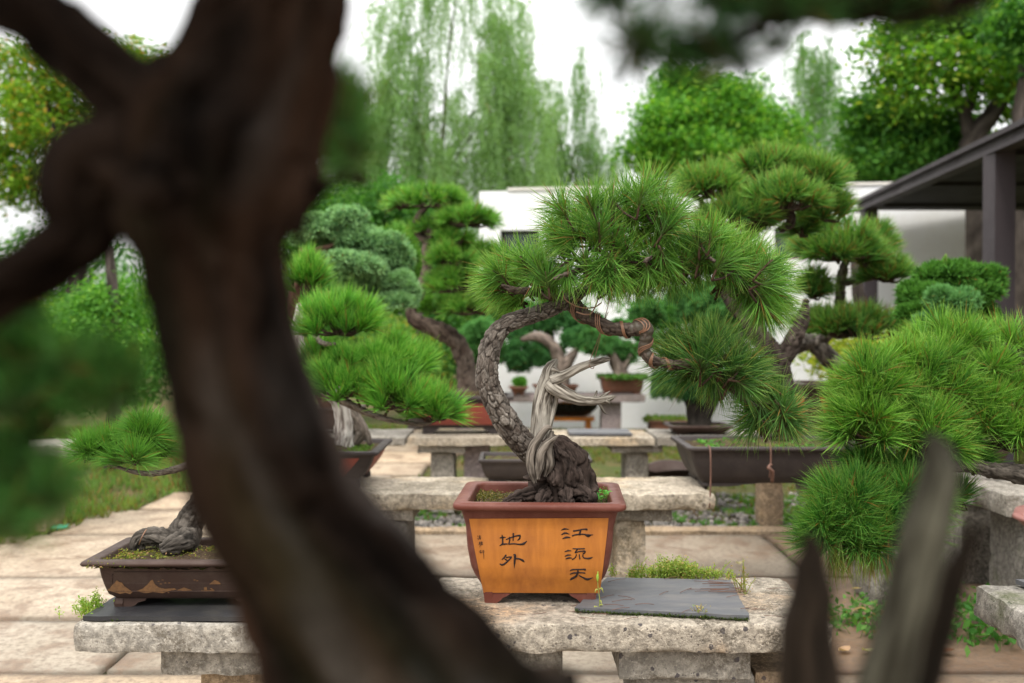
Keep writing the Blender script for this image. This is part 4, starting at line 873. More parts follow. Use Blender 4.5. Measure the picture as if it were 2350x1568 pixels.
# blue green juniper (third row left)
A4 = thing('juniper_bonsai', (-.98, 5.4, .42), 'blue green juniper bonsai above the spreading pine at left', 'bonsai', GRP)
pot(A4, -.98, 5.4, .42, .34, .28, .14, 'brownclay', taper=.03)
soil(A4, -.98, 5.4, .28, .22, .54, 0, .01)
pu = 4.9/F
fartrunk(A4, [([(-.98, 5.35, .53), P(700, 820, 5.1), P(672, 720, 4.9), P(680, 640, 4.8), P(700, 590, 4.8), P(770, 560, 4.8)], [.04, .035, .03, .025, .02, .01]), ([P(x, y, 4.8) for x, y in ((680, 640), (720, 660), (780, 690), (830, 700), (870, 690))], [.022, .018, .015, .013, .008]), ([P(x, y, 4.8) for x, y in ((690, 570), (720, 600), (740, 625))], [.01, .012, .009])], dark=(.06, .03, .022), pl=(.16, .085, .06), pl2=(.26, .17, .13))
BG = ((.05, .16, .08), (.32, .52, .28))
for a in ((765, 520, 85, 48, 4.8), (850, 565, 80, 50, 4.85), (800, 625, 98, 45, 4.7), (895, 605, 62, 40, 4.85), (900, 690, 58, 30, 4.8), (830, 665, 80, 32, 4.9), (730, 560, 60, 40, 4.9), (920, 650, 45, 26, 4.8)):
    mb = MB(); junipad(mb, *a, 1150, .032, BG, 12, 9); mb.build('foliage_pad', M['juniper'], A4)

# empty charcoal pot, second row
A5 = thing('empty_pot', (.085, 3.72, .42), 'small empty charcoal rectangular pot behind the orange panelled pot', 'pot')
pot(A5, .085, 3.715, .42, .415, .235, .085, 'greyclay', taper=.02, lip=.006, liph=.014, foot=.006, r=.01, wall=.008, rimw=.016)
soil(A5, .085, 3.715, .37, .19, .42+.07, 0, .006, seed=38, res=.01)

# charcoal trough with tall pine (right)
A6 = thing('pine_bonsai', (.93, 3.63, .42), 'large layered pine bonsai in the long charcoal trough on the right', 'bonsai', GRP)
pot(A6, .93, 3.64, .422, .645, .40, .145, 'greyclay', taper=.04, lip=.014, liph=.014, foot=.012, r=.02, wall=.014, footw=.2)
soil(A6, .93, 3.64, .58, .33, .42+.128, 0, .02, seed=48, res=.01)
moss_bits(A6, .90, 3.6, .4, .24, .555, 1500, ((.05, .17, .03), (.13, .32, .05)), .014, name='weeds')
pu = 3.8/F
fartrunk(A6, [([P(x, y, Y) for x, y, Y in ((1792, 1015, 3.68), (1796, 950, 3.7), (1792, 880, 3.7), (1775, 820, 3.7), (1748, 780, 3.72), (1722, 740, 3.75), (1700, 710, 3.78), (1670, 668, 3.8), (1680, 600, 3.8), (1720, 540, 3.8), (1760, 490, 3.8), (1780, 440, 3.8))], [pu*r for r in (34, 27, 25, 26, 22, 20, 19, 17, 14, 12, 10, 5)]),
    ([P(x, y, Y) for x, y, Y in ((1790, 830, 3.7), (1815, 790, 3.72), (1840, 740, 3.75), (1850, 690, 3.8))], [pu*r for r in (22, 20, 15, 8)]),
    ([P(x, y, 3.8) for x, y in ((1735, 520), (1790, 500), (1830, 470))], [pu*r for r in (10, 9, 5)]), ([P(x, y, 3.8) for x, y in ((1760, 500), (1800, 480), (1815, 510), (1790, 530))], [pu*r for r in (12, 12, 10, 6)]),
    ([P(x, y, 3.8) for x, y in ((1700, 560), (1650, 530), (1620, 480), (1600, 450))], [pu*r for r in (9, 8, 6, 3)])], sc=42, amp=.007, dark=(.010, .007, .005), pl=(.032, .023, .019), pl2=(.095, .075, .062), ring=30, step=.008)
T3C = ((.035, .13, .03), (.11, .28, .055))
pine(A6, [(1630, 425, 108, 60, 3.8, 44), (1765, 382, 118, 54, 3.9, 44), (1868, 405, 102, 66, 3.85, 42), (1800, 450, 122, 66, 3.7, 54), (1690, 490, 122, 50, 3.75, 40), (1900, 475, 82, 72, 3.9, 32), (1700, 400, 70, 50, 4.0, 16), (1840, 520, 60, 50, 4.0, 14), (1730, 520, 62, 36, 3.85, 14), (1660, 560, 60, 40, 4.0, 12)], .105, 1.25, 46, .0036, .80, T3C, tip=(.38, .50, .13), old=.09, twr=.004, flat=.5)
for k_, (x, y0, y1) in enumerate(((1630, 1036, 1165), (1768, 1020, 1096))):
    mb = MB(); tube(mb, [P(x-6, y0-14, 3.5), P(x, y0-3, 3.40), P(x+1, (y0+y1)/2, 3.385), P(x-2, y1, 3.37)], [.0028]*4, .02, 6)
    if k_: tube(mb, [P(x+2, y1-30, 3.38), P(x-5, y1-22, 3.37), P(x+5, y1-14, 3.37), P(x+4, y1+10, 3.385)], [.005, .006, .006, .006], .01, 8)
    mb.build('anchor_wire', M['rust'], A6)

# brown pot with orange panel, log trunk
A7 = thing('pine_bonsai', (1.66, 4.85, .42), 'pine bonsai with bowed grey log trunk in the brown pot with orange side panels', 'bonsai', GRP)
bench('stone bench under the brown pot with orange side panels', 1.2, 2.1, 4.95-.28, 5.1, [(1.225, 1.345, 4.92, 5.03, 0, .36, 'stone_brown'), (1.85, 2.0, 4.7, 5.0, 0, .36, 'stone_dark')], m='stone_dark', th=.06, res=.05, seed=12)
pot(A7, 1.66, 4.88, .42, .58, .36, .30, 'brownclay', taper=.05, lip=.02, liph=.03, foot=.03, r=.014, panel=('orangepanel2', -.2, .2, .06, .24))
soil(A7, 1.66, 4.88, .5, .28, .68, 0, .04, seed=58, res=.015)
pu = 4.8/F
fartrunk(A7, [([P(x, y, Y) for x, y, Y in ((1960, 885, 4.85), (1925, 850, 4.82), (1893, 812, 4.8), (1858, 786, 4.8), (1822, 800, 4.78), (1800, 830, 4.75))], [pu*r for r in (26, 22, 20, 18, 16, 6)]),
    ([P(x, y, Y) for x, y, Y in ((1870, 792, 4.8), (1905, 760, 4.75), (1925, 720, 4.6), (1930, 640, 4.5), (1940, 600, 4.45))], [pu*r for r in (14, 14, 12, 9, 6)]), ([P(x, y, 4.5) for x, y in ((1930, 650), (1985, 640), (2030, 630))], [pu*r for r in (8, 6, 3)])], sc=34, amp=.008, dark=(.014, .011, .009), pl=(.06, .05, .042), pl2=(.33, .29, .25), ring=30, step=.01)
pine(A7, [(1925, 558, 128, 84, 4.3, 76), (2010, 550, 65, 60, 4.4, 22), (2035, 622, 85, 50, 4.35, 32), (1955, 745, 138, 56, 4.3, 66), (1990, 590, 60, 50, 4.3, 18), (1866, 655, 58, 62, 4.45, 20), (1870, 740, 70, 42, 4.5, 20), (1860, 560, 62, 60, 4.5, 24)], .11, 1.25, 46, .004, .8, ((.03, .12, .03), (.11, .28, .055)), tip=(.36, .48, .12), old=.09, twr=.005, flat=.5)

# dark juniper behind the trough
A8 = thing('juniper_bonsai', (1.0, 5.35, .42), 'dark rounded juniper with V shaped trunk behind the charcoal trough', 'bonsai', GRP)
pot(A8, 1.0, 5.36, .42, .34, .26, .05, 'brownclay', taper=.02, foot=.01); soil(A8, 1.0, 5.36, .28, .2, .455, 0, .01)
pu = 5.3/F
fartrunk(A8, [([P(x, y, 5.35) for x, y in ((1605, 1000), (1605, 965), (1600, 930), (1575, 900), (1550, 880))], [pu*r for r in (30, 28, 26, 16, 8)]), ([P(x, y, 5.35) for x, y in ((1605, 960), (1632, 915), (1665, 870), (1690, 820), (1700, 760))], [pu*r for r in (24, 19, 14, 10, 6)])], dark=(.012, .010, .009), pl=(.035, .03, .026), pl2=(.07, .06, .05), ring=20)
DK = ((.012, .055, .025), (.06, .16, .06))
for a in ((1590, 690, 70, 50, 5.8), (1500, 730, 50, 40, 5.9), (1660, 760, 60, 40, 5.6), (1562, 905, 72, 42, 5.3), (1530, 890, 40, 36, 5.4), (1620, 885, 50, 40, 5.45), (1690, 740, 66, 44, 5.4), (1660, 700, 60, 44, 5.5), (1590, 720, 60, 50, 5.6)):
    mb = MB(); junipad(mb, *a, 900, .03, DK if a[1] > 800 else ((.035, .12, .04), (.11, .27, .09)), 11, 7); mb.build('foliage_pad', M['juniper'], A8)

# small junipers on the farthest bench
def small_jun(label, x, base, paths, pads, potw, poth, pal, potm='brownpot', Y=8.7, moss=False):
    X = (x-1175)/F*Y; t = thing('juniper_bonsai', (X, Y+.05, .42), label, 'bonsai', GRP)
    pot(t, X, Y+.05, .42, potw, .26, poth, potm, taper=.02, foot=.015, r=.01); soil(t, X, Y+.05, potw-.06, .2, .42+poth-.02, 0, .03, res=.02)
    if moss: moss_bits(t, X, Y, potw, .3, .42+poth, 1600, ((.06, .16, .03), (.12, .27, .05)), .03)
    fartrunk(t, [([P(a, b, Y) for a, b in l], r) for l, r in paths], dark=(.04, .03, .024), pl=(.13, .10, .08), pl2=(.30, .24, .20), ring=14)
    for a in pads:
        mb = MB(); junipad(mb, *a, 650, .045, pal, 11, 7); mb.build('foliage_pad', M['juniper'], t)
    return t
small_jun('small bright juniper left of the curved trunk on the farthest bench', 1075, 0, [([(1085, 905), (1088, 870), (1080, 840), (1070, 810)], [.08, .06, .05, .02])], [(1045, 832, 44, 36, 8.7), (1075, 800, 50, 42, 8.7), (1100, 768, 50, 36, 8.6), (1105, 830, 50, 40, 8.8), (1030, 850, 30, 26, 8.7), (1140, 800, 40, 40, 8.9)], .5, .13, ((.045, .16, .045), (.14, .34, .12)))
small_jun('dark juniper with arching bare limb on the farthest bench', 1275, 0, [([(1290, 905), (1292, 870), (1285, 835), (1276, 805), (1255, 782), (1228, 772), (1196, 780)], [.07, .06, .055, .05, .045, .04, .02]), ([(1290, 850), (1310, 820), (1325, 800)], [.05, .045, .02])], [(1190, 815, 54, 46, 8.9), (1215, 840, 44, 34, 8.9), (1165, 838, 40, 34, 8.9), (1255, 830, 44, 50, 9.2), (1325, 790, 46, 36, 8.8), (1260, 735, 90, 40, 9.1), (1320, 750, 60, 36, 9.0), (1190, 765, 60, 36, 9.1)], .4, .08, ((.03, .11, .04), (.09, .24, .09)))
small_jun('juniper over a moss covered brick brown pot on the farthest bench', 1428, 0, [([(1428, 872), (1422, 850), (1410, 830), (1400, 800)], [.08, .06, .05, .02]), ([(1425, 850), (1440, 830), (1448, 810)], [.04, .03, .02])], [(1345, 795, 58, 34, 8.7), (1400, 800, 58, 42, 8.8), (1440, 812, 48, 40, 8.8), (1370, 770, 60, 34, 8.9), (1430, 765, 54, 34, 8.9), (1480, 790, 36, 34, 8.9)], .40, .15, ((.04, .14, .045), (.12, .29, .10)), moss=True)
small_jun('tiny plant in a small brick brown pot on the farthest bench', 1190, 0, [([(1192, 892), (1192, 880)], [.02, .01])], [(1192, 880, 16, 9, 8.65)], .17, .07, ((.06, .18, .03), (.12, .3, .05)), Y=8.62)
# items on the ground by the wall
t = thing('planter', (.53, 9.5, 0), 'black bowl with flame orange rim on an ochre stand by the white wall', 'planter')
mb = MB(); loft(mb, .62, .36, [(.16, .16), (.10, .17), (.03, .24), (.02, .30)], .1, f=xf(.53, 9.5, 0), close=(True, False)); mb.build('bowl', M['black'], t)
loft(MB(), .68, .42, [(.04, .295), (.0, .30), (0, .335), (.03, .345), (.06, .335)], .1, f=xf(.53, 9.5, 0), close=(False, True)).build('rim', M['orange'], t)
mb = MB(); mb.box(.28, .78, 9.4, 9.6, .12, .155); mb.build('stand_top', M['orange'], t, smooth=False)
for x in (.32, .70): mb = MB(); mb.box(x, x+.05, 9.42, 9.58, -.03, .119); mb.build('stand_leg', M['orange'], t, smooth=False)
t = thing('planter', (1.43, 9.0, -.03), 'mossy brown box planter on the grass by the white wall', 'planter'); pot(t, 1.43, 9.0, -.03, .42, .3, .2, 'brownpot', taper=.02); soil(t, 1.43, 9.0, .36, .24, .15, 0, .03, res=.02); moss_bits(t, 1.43, 9.0, .4, .26, .17, 700, ((.08, .18, .03), (.2, .26, .05)), .04, name='weeds')
t = thing('empty_pot', (.98, 6.0, -.03), 'scalloped dark brown pot lying in the grass behind the second row', 'pot')
mb = MB(); n = 48; pr = [(.10, 0), (.17, .03), (.22, .10), (.26, .17), (.275, .175), (.25, .165), (.2, .08)]
a = np.arange(n)/n*2*math.pi
V = np.vstack([np.stack([(r*(1+.07*np.abs(np.sin(a*3))))*np.cos(a), (r*(1+.07*np.abs(np.sin(a*3))))*np.sin(a)*.8, np.full(n, z)+(.02*np.abs(np.sin(a*3)) if z > .15 else 0)], 1) for r, z in pr])
i = np.arange(len(pr)-1)[:, None]*n; j = np.arange(n)[None, :]; Q = np.stack([i+j, i+(j+1) % n, i+n+(j+1) % n, i+n+j], -1).reshape(-1, 4)
mb.add(V+np.array([.98, 6.0, -.03]), Q); mb.ng = [list(range(n))[::-1]]; mb.build('bowl', M['brownclay'], t)
# petal pot at the right edge
t = thing('empty_pot', (1.66, 3.0, .0), 'pinkish petal rimmed clay pot at the right edge', 'pot')
mb = MB(); pr = [(.09, .0), (.10, .04), (.13, .2), (.155, .36), (.19, .395), (.20, .40), (.195, .412), (.15, .405), (.13, .37), (.12, .25)]
s = 1+.10*np.abs(np.cos(a*3))**.6
V = np.vstack([np.stack([r*(s if z > .3 else 1+(s-1)*z/.3)*np.cos(a), r*(s if z > .3 else 1+(s-1)*z/.3)*np.sin(a), np.full(n, z)], 1) for r, z in pr])
i = np.arange(len(pr)-1)[:, None]*n; Q = np.stack([i+j, i+(j+1) % n, i+n+(j+1) % n, i+n+j], -1).reshape(-1, 4)
mb.add(V+np.array([1.745, 3.0, 0]), Q); mb.ng = [list(range(n))[::-1]]; mb.build('pot_body', M['pinkclay'], t)

# near right pine
A9 = thing('pine_bonsai', (1.52, 2.0, .42), 'near pine bonsai with long dense needles filling the right side', 'bonsai', GRP)
pot(A9, 1.58, 1.95, .432, .34, .28, .14, 'brownclay'); soil(A9, 1.58, 1.95, .28, .22, .56, 0, .01)
fartrunk(A9, [([(1.58, 1.97, .55), (1.52, 2.05, .66), (1.42, 2.15, .70), P(2440, 1110, 2.25), P(2360, 1092, 2.27), P(2290, 1082, 2.3), P(2210, 1070, 2.32), P(2120, 1085, 2.32), P(2020, 1120, 2.3)], [.05, .042, .03, .026, .023, .018, .013, .009, .005]), ([(1.42, 2.15, .70), P(2420, 980, 2.35), P(2330, 940, 2.38), P(2230, 930, 2.4), P(2080, 940, 2.38)], [.026, .02, .016, .011, .005]), ([P(2420, 980, 2.35), P(2380, 860, 2.42), P(2300, 790, 2.45)], [.018, .013, .006])], sc=60, amp=.004, ring=40, step=.005, mat='bark', dark=(.02, .016, .013), pl=(.06, .05, .04), pl2=(.15, .13, .11))
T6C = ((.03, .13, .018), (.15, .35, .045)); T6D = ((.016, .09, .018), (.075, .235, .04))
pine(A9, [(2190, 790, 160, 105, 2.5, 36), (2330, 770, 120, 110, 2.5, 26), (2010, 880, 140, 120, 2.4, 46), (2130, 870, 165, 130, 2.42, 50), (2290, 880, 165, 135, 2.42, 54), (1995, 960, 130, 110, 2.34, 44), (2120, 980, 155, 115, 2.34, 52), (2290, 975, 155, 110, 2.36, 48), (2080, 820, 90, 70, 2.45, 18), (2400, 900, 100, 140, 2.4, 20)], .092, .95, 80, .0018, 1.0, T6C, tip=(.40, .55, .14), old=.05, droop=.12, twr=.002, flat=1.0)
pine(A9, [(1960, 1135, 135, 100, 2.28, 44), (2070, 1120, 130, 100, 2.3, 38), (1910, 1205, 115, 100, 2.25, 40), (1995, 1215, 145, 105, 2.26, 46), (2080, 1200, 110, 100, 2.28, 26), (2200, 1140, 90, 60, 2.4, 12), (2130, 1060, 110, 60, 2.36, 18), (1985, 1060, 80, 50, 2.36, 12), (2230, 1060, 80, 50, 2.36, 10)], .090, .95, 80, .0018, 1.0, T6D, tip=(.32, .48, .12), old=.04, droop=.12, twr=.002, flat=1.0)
mb = MB(); q = np.array([P(R.uniform(1900, 2045), R.uniform(1235, 1285), 2.26+R.uniform(-.08, .12)) for _ in range(46)])
needles(mb, q, np.tile([0, 0, -1.], (len(q), 1))+R.normal(size=(len(q), 3))*.15, .095, 12, .35, .0014, .1, ((.08, .16, .03), (.22, .26, .07)), (.34, .28, .12), old=.2); mb.build('hanging_needles', M['needle'], A9)

# dark round juniper at the right
A10 = thing('juniper_bonsai', (1.62, 3.62, .42), 'dense dark green mounded juniper before the pavilion post', 'bonsai', GRP)
bench('stone block under the mounded juniper at right', 1.72-.04, 1.98, 3.74, 4.2, [(1.72, 1.95, 3.8, 4.1, 0, .36, 'stone_dark')], m='stone_dark', res=.05, seed=13)
pot(A10, 1.82, 3.95, .42, .26, .26, .14, 'brownclay'); soil(A10, 1.82, 3.95, .2, .2, .54, 0, .01)
fartrunk(A10, [([(1.82, 3.95, .54), P(2200, 850, 3.9), P(2180, 760, 3.9), P(2180, 680, 3.9)], [.04, .035, .03, .015])], pl=(.08, .06, .05))
for a in ((2170, 640, 70, 34, 3.9), (2240, 650, 58, 36, 3.95), (2120, 685, 52, 34, 3.85), (2210, 690, 80, 42, 3.9), (2105, 735, 42, 36, 3.8), (2160, 740, 70, 44, 3.85), (2240, 730, 60, 40, 3.95)):
    mb = MB(); junipad(mb, *a, 1300, .034, ((.012, .06, .012), (.11, .27, .05)), 9, 16); mb.build('foliage_pad', M['juniper'], A10)
mb = MB(); junipad(mb, 2185, 700, 62, 38, 3.62, 1100, .035, ((.06, .17, .07), (.14, .30, .12)), 10, 8); junipad(mb, 2130, 750, 40, 30, 3.65, 700, .035, ((.06, .17, .07), (.14, .30, .12)), 10, 8); mb.build('pale_foliage', M['juniper'], A10)
mb = MB(); q = [P(2169, y, 3.85) for y in range(590, 612, 3)]; needles(mb, q, [(0, 0, 1)]*len(q), .02, 12, .5, .004, 0, ((.12, .28, .06), (.25, .4, .1))); mb.build('leader_shoot', M['juniper'], A10)
# ================================================================== SMALL PLANTS AND LITTER
def sprig(label, name, cat, px, py, z, spreadx, spready, n, h, size, pal, stems=12, group='weeds on the stone benches', per=None):
    c = np.array([*on(px, py, z), z]); t = MB()
    for s_ in range(stems):
        b = c+np.array([R.normal()*spreadx, R.normal()*spready, 0]); hh = h*R.uniform(.5, 1.1)*(.35+.8*math.exp(-((b[0]-c[0])/(spreadx*1.1+1e-6))**2)); tip = b+np.array([R.normal()*hh*.5, R.normal()*hh*.4, hh])
        m = (b+tip)/2+np.array([0, 0, hh*.1]); tube(t, [b-np.array([0, 0, .004]), m, tip], [.0009, .0008, .0005], .01, 4, C=tuple(x*.8 for x in pal[1]), cap=False)
        k = max(3, n//stems); tt = R.random(k)[:, None]; q = np.where(tt < .5, b*(1-2*tt)+m*2*tt, m*(2-2*tt)+tip*(2*tt-1))+R.normal(size=(k, 3))*size*.7
        leaves(t, q, size, pal, .3, .45)
    return tag(t.build(name, M['grass'], loc=c), label, cat, group)
SED = ((.14, .26, .04), (.36, .44, .08), (.45, .30, .12))
sprig('bright green feathery weed clump at the back of the loose slate', 'stonecrop', 'weed', 1552, 1322, .425, .042, .012, 5200, .034, .0055, SED, 170)
sprig('thin pale weeds left of the bright clump behind the slate', 'stonecrop', 'weed', 1462, 1322, .425, .018, .006, 160, .035, .005, SED, 12)
sprig('sparse yellowish weeds right of the bright clump behind the slate', 'stonecrop', 'weed', 1650, 1324, .425, .02, .008, 180, .03, .005, SED, 12)
sprig('reddish stemmed sprig at the right corner of the loose slate', 'weed_sprig', 'weed', 1706, 1357, .425, .008, .006, 160, .055, .005, ((.30, .20, .08), (.32, .36, .08), (.35, .15, .08)), 12)
sprig('little sprig between the pot and the bench back edge', 'weed_sprig', 'weed', 1407, 1316, .425, .006, .004, 60, .02, .005, SED, 5)
sprig('straw coloured grass tuft on the front edge of the slate', 'weed_sprig', 'weed', 1603, 1410, .425, .006, .003, 50, .022, .006, ((.36, .30, .12), (.42, .34, .16), (.2, .3, .05)), 12)
sprig('feathery green weed at the left end of the brown pot slate', 'stonecrop', 'weed', 205, 1405, .42, .014, .02, 900, .035, .0055, ((.12, .28, .03), (.34, .46, .06), (.3, .4, .1)), 40)
# a single sprout in front of the pot
c = np.array([*on(1374, 1402, .423), .423]); t = MB()
tube(t, [c, c+np.array([.002, 0, .02]), c+np.array([-.001, 0, .042]), c+np.array([-.002, 0, .058])], [.0011, .001, .0009, .0006], .006, 6, C=(.30, .34, .10))
for (dx, z0, ex, ez) in ((.0, .04, -.008, .036), (.0, .042, .009, .036), (.001, .018, .006, .010), (0, .006, -.013, .001), (.001, .010, .008, .012)):
    tube(t, [c+np.array([dx, 0, z0]), c+np.array([ex*.6, -.002, z0+.003]), c+np.array([ex, -.003, ez])], [.0008, .0016, .0004], .004, 6, C=(.42, .44, .12))
tube(t, [c+np.array([-.002, 0, .056]), c+np.array([-.0025, 0, .066]), c+np.array([-.0015, 0, .078])], [.0008, .0028, .0004], .004, 8, C=(.34, .50, .08))
tag(t.build('seedling', M['grass'], loc=c), 'thin pale seedling standing in front of the right pot foot', 'weed', 'weeds on the stone benches')
# moss edging of slates, needle litter, dead leaves
q = []
for a, b in ((SL1[0], SL1[1]), (SL1[3], SL1[2])):
    for _ in range(900): t_ = R.random()**.9; q.append((a[0]*(1-t_)+b[0]*t_, a[1]*(1-t_)+b[1]*t_-.002+R.normal()*.0018, .4225+R.random()*.004))
for _ in range(900): t_ = R.random(); q.append((-.815+t_*.455, 1.882+R.normal()*.002, .422+R.random()*.004))
mb = MB(); leaves(mb, np.array(q), .0035, ((.03, .05, .008), (.07, .11, .015), (.02, .015, .01)), .4, .7); tag(mb.build('moss', M['grass']), 'dark moss along the slate edges', 'moss', None, 'stuff')
mb = MB()
for _ in range(22):
    x, y = R.uniform(1320, 1800), R.uniform(1328, 1425); c = np.array([*on(x, y, .433), .4335]); a = R.uniform(-.9, .9); l = R.uniform(.025, .05)
    if c[0] > .55: continue
    d = np.array([math.cos(a), math.sin(a), 0])*l; tube(mb, [c, c+d*.5+np.array([.002, .003, .0008]), c+d], [.0006]*3, .01, 4, C=(.24, .10, .05))
for _ in range(14):
    c = np.array([*on(R.uniform(1640, 1720), R.uniform(1338, 1362), .433), .434+R.random()*.003]); a = R.normal()*.12; d = np.array([math.cos(a), math.sin(a), 0])*-.06; tube(mb, [c, c+d*.5, c+d], [.0006]*3, .01, 4, C=(.30, .13, .06))
for _ in range(14):
    c = np.array([R.uniform(-.15, .2), R.uniform(1.88, 1.99), .4225]); a = R.uniform(0, 6.3); d = np.array([math.cos(a), math.sin(a), 0])*.03; tube(mb, [c, c+d*.5+np.array([.003, .002, 0]), c+d], [.0005]*3, .01, 4, C=(.22, .10, .05))
tag(mb.build('fallen_needles', M['rust']), 'brown fallen pine needles on the slate and bench', 'litter', None, 'stuff')
lfn = 0
for (px, py, s, c, lb) in ((1937, 1490, .05, (.55, .36, .22), 'curled tan dead leaf on the paving beside the dark deadwood spike'), (1995, 1493, .04, (.50, .46, .22), 'pale yellow dead leaf on the paving'), (2165, 1492, .06, (.25, .11, .06), 'dark brown dead leaf beside the lower right weeds'), (2140, 1235, .035, (.55, .5, .25), 'small pale leaf on the brown paving at right'), (1697, 1292, .03, (.55, .5, .3), 'tiny pale leaf on the paving behind the slate')):
    gx, gy = on(px, py, .012); mb = MB(); u = np.linspace(-1, 1, 9)
    V = []; 
    for k_ in u: w = .32*(1-k_*k_)**.8; V += [(k_*s*.5, -w*s, .006+.008*abs(k_)), (k_*s*.5, 0, .002+.01*k_*k_), (k_*s*.5, w*s, .008+.004*k_)]
    Q = [(3*k_+m_, 3*k_+m_+1, 3*k_+m_+4, 3*k_+m_+3) for k_ in range(8) for m_ in (0, 1)]
    mb.add(xf(gx, gy, .006, R.uniform(-.8, .8))(np.array(V)), Q, C=c)
    tag(mb.build('dead_leaf', M['grass'], loc=(gx, gy, .006)), lb, 'leaf', 'fallen leaves on the paving')
sprig('low leafy weeds between paving slabs under the hanging needles', 'weed_clump', 'weed', 1985, 1440, .0, .10, .08, 420, .07, .03, ((.05, .16, .03), (.12, .26, .05), (.3, .22, .08)), 40, None)['kind'] = 'stuff'
sprig('broad leaved green weeds beside the lower right mossy bench', 'weed_clump', 'weed', 2215, 1440, .0, .13, .10, 620, .10, .035, ((.05, .18, .03), (.11, .28, .05), (.14, .3, .06)), 50, None)['kind'] = 'stuff'
sprig('weed tuft growing at the foot of the left front bench', 'weed_clump', 'weed', 720, 1560, .0, .05, .05, 200, .06, .015, SED, 20, None)['kind'] = 'stuff'
gx, gy = on(138, 1214, .0); mb = MB(); loft(mb, .09, .07, [(.004, 0), (0, .012), (.004, .02)], .03, f=xf(gx, gy, .0, .3), close=(True, True)); tag(mb.build('plastic_lid', M['greenpl'], loc=(gx, gy, 0)), 'bright green plastic lid lying at the grass edge', 'lid')

t = thing('roof_tile', (.05, 2.45, 0), 'dark curved roof tile leaning under the front bench beside the trunk', 'tile')
a_ = np.linspace(-.9, .9, 12); m = MB(); V = [(r_*math.sin(q_), y_, r_*math.cos(q_)) for y_ in (0, .2) for r_ in (.085, .095) for q_ in a_]
V = np.array(V); c_, s_ = math.cos(-.75), math.sin(-.75); V = np.stack([V[:, 0]*c_-V[:, 2]*s_, V[:, 1], V[:, 0]*s_+V[:, 2]*c_], 1)+np.array([-.02, 2.42, -.0])
Q = [(i_, i_+1, i_+25, i_+24) for i_ in range(11)]+[(12+i_, 36+i_, 37+i_, 13+i_) for i_ in range(11)]+[(i_, 12+i_, 13+i_, i_+1) for i_ in range(11)]+[(24+i_, 25+i_, 37+i_, 36+i_) for i_ in range(11)]+[(0, 24, 36, 12), (11, 23, 47, 35)]
m.add(V, Q); m.build('tile_body', M['black'], t)
# ================================================================== WALL, PAVILION
wl = thing('garden_wall', (0, 10.2, 0), 'long white plastered garden wall behind the bonsai benches', 'wall')
xa, ya, xb, yb = -.342, 10.42, 4.50, 9.9; ang = math.atan2(yb-ya, xb-xa); LW = math.hypot(xb-xa, yb-ya); TW = xf(xa, ya, 0, ang)
def wbox(x0, x1, y0, y1, z0, z1): 
    m = MB(); m.box(x0, x1, y0, y1, z0, z1); m.V = [TW(v) for v in m.V]; m.B = m.V; return m
wz = 2.43
ops = [(.22, .63, 1.70, 2.02), (3.02, 3.35, 1.70, 2.02)]
m = MB(); x = 0
for (a, b, c, d) in ops:
    m.box(x, a, 0, .24, -.05, wz); m.box(a, b, 0, .24, -.05, c); m.box(a, b, 0, .24, d, wz); x = b
m.box(x, LW, 0, .24, -.05, wz); m.V = [TW(v) for v in m.V]; m.B = m.V; m.build('wall', M['white'], wl, smooth=False)
wbox(.3, LW, -.02, .26, wz+.002, wz+.03).build('coping', M['copingm'], wl, smooth=False)
for (a, b, c, d) in ops:
    w_ = wbox(a-.002, b+.002, .10, .12, c-.002, d+.002).build('window', M['glass'], wl, smooth=False)
    f_ = MB(); f_.box(a, b, .08, .099, d-.03, d-.0); f_.box(a, b, .08, .099, c, c+.03); f_.box(a, a+.03, .08, .099, c+.03, d-.03); f_.box(b-.03, b, .08, .099, c+.03, d-.03)
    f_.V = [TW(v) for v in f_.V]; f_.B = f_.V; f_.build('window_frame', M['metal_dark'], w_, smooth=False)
# pavilion: eave line from near to far
pvn = thing('pavilion', (4.5, 6.5, 0), 'open pavilion with flat dark steel roof and posts at the right', 'pavilion')
def EX(y): return 2.95+.115*(y-6.2)
def EZ(y): return 2.055+.018*(y-5.6)
def eave(name, off0, off1, z0, z1, mat, y0=2.2, y1=9.80):
    m = MB(); V = []
    for y in (y0, y1):
        for o_ in (off0, off1):
            for z in (z0, z1): V.append((EX(y)+o_, y, EZ(y)+z))
    m.add(V, [(0, 1, 3, 2), (4, 6, 7, 5), (0, 4, 5, 1), (2, 3, 7, 6), (0, 2, 6, 4), (1, 5, 7, 3)]); return m.build(name, M[mat], pvn, smooth=False)
eave('eave_flange', -.0, .10, 0, .028, 'metal'); eave('eave_web', .028, .06, .0285, .0785, 'metal'); eave('eave_flange', -.012, .10, .079, .112, 'metal')
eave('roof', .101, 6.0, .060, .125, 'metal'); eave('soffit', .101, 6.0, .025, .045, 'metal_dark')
for y in (3.4, 4.8, 6.2, 7.7, 9.2):
    m = MB(); V = [(EX(y)+o_, y+dy, EZ(y)+z) for dy in (0, .05) for o_ in (.102, 5.9) for z in (-.0, .0235)]
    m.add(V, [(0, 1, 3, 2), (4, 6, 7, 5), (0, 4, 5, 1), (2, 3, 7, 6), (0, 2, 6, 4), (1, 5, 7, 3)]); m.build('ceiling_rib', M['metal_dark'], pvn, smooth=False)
def post(x, y, w=.125, d=.125):
    m = MB(); h = EZ(y)+.024; t_ = .012
    m.box(x, x+w, y, y+d, -.03, h)
    m.build('post', M['metal'], pvn, smooth=False)
post(2.955, 6.1, .125, .16); post(3.345, 9.45); post(6.6, 6.1); post(7.0, 9.45); post(2.66, 2.6)

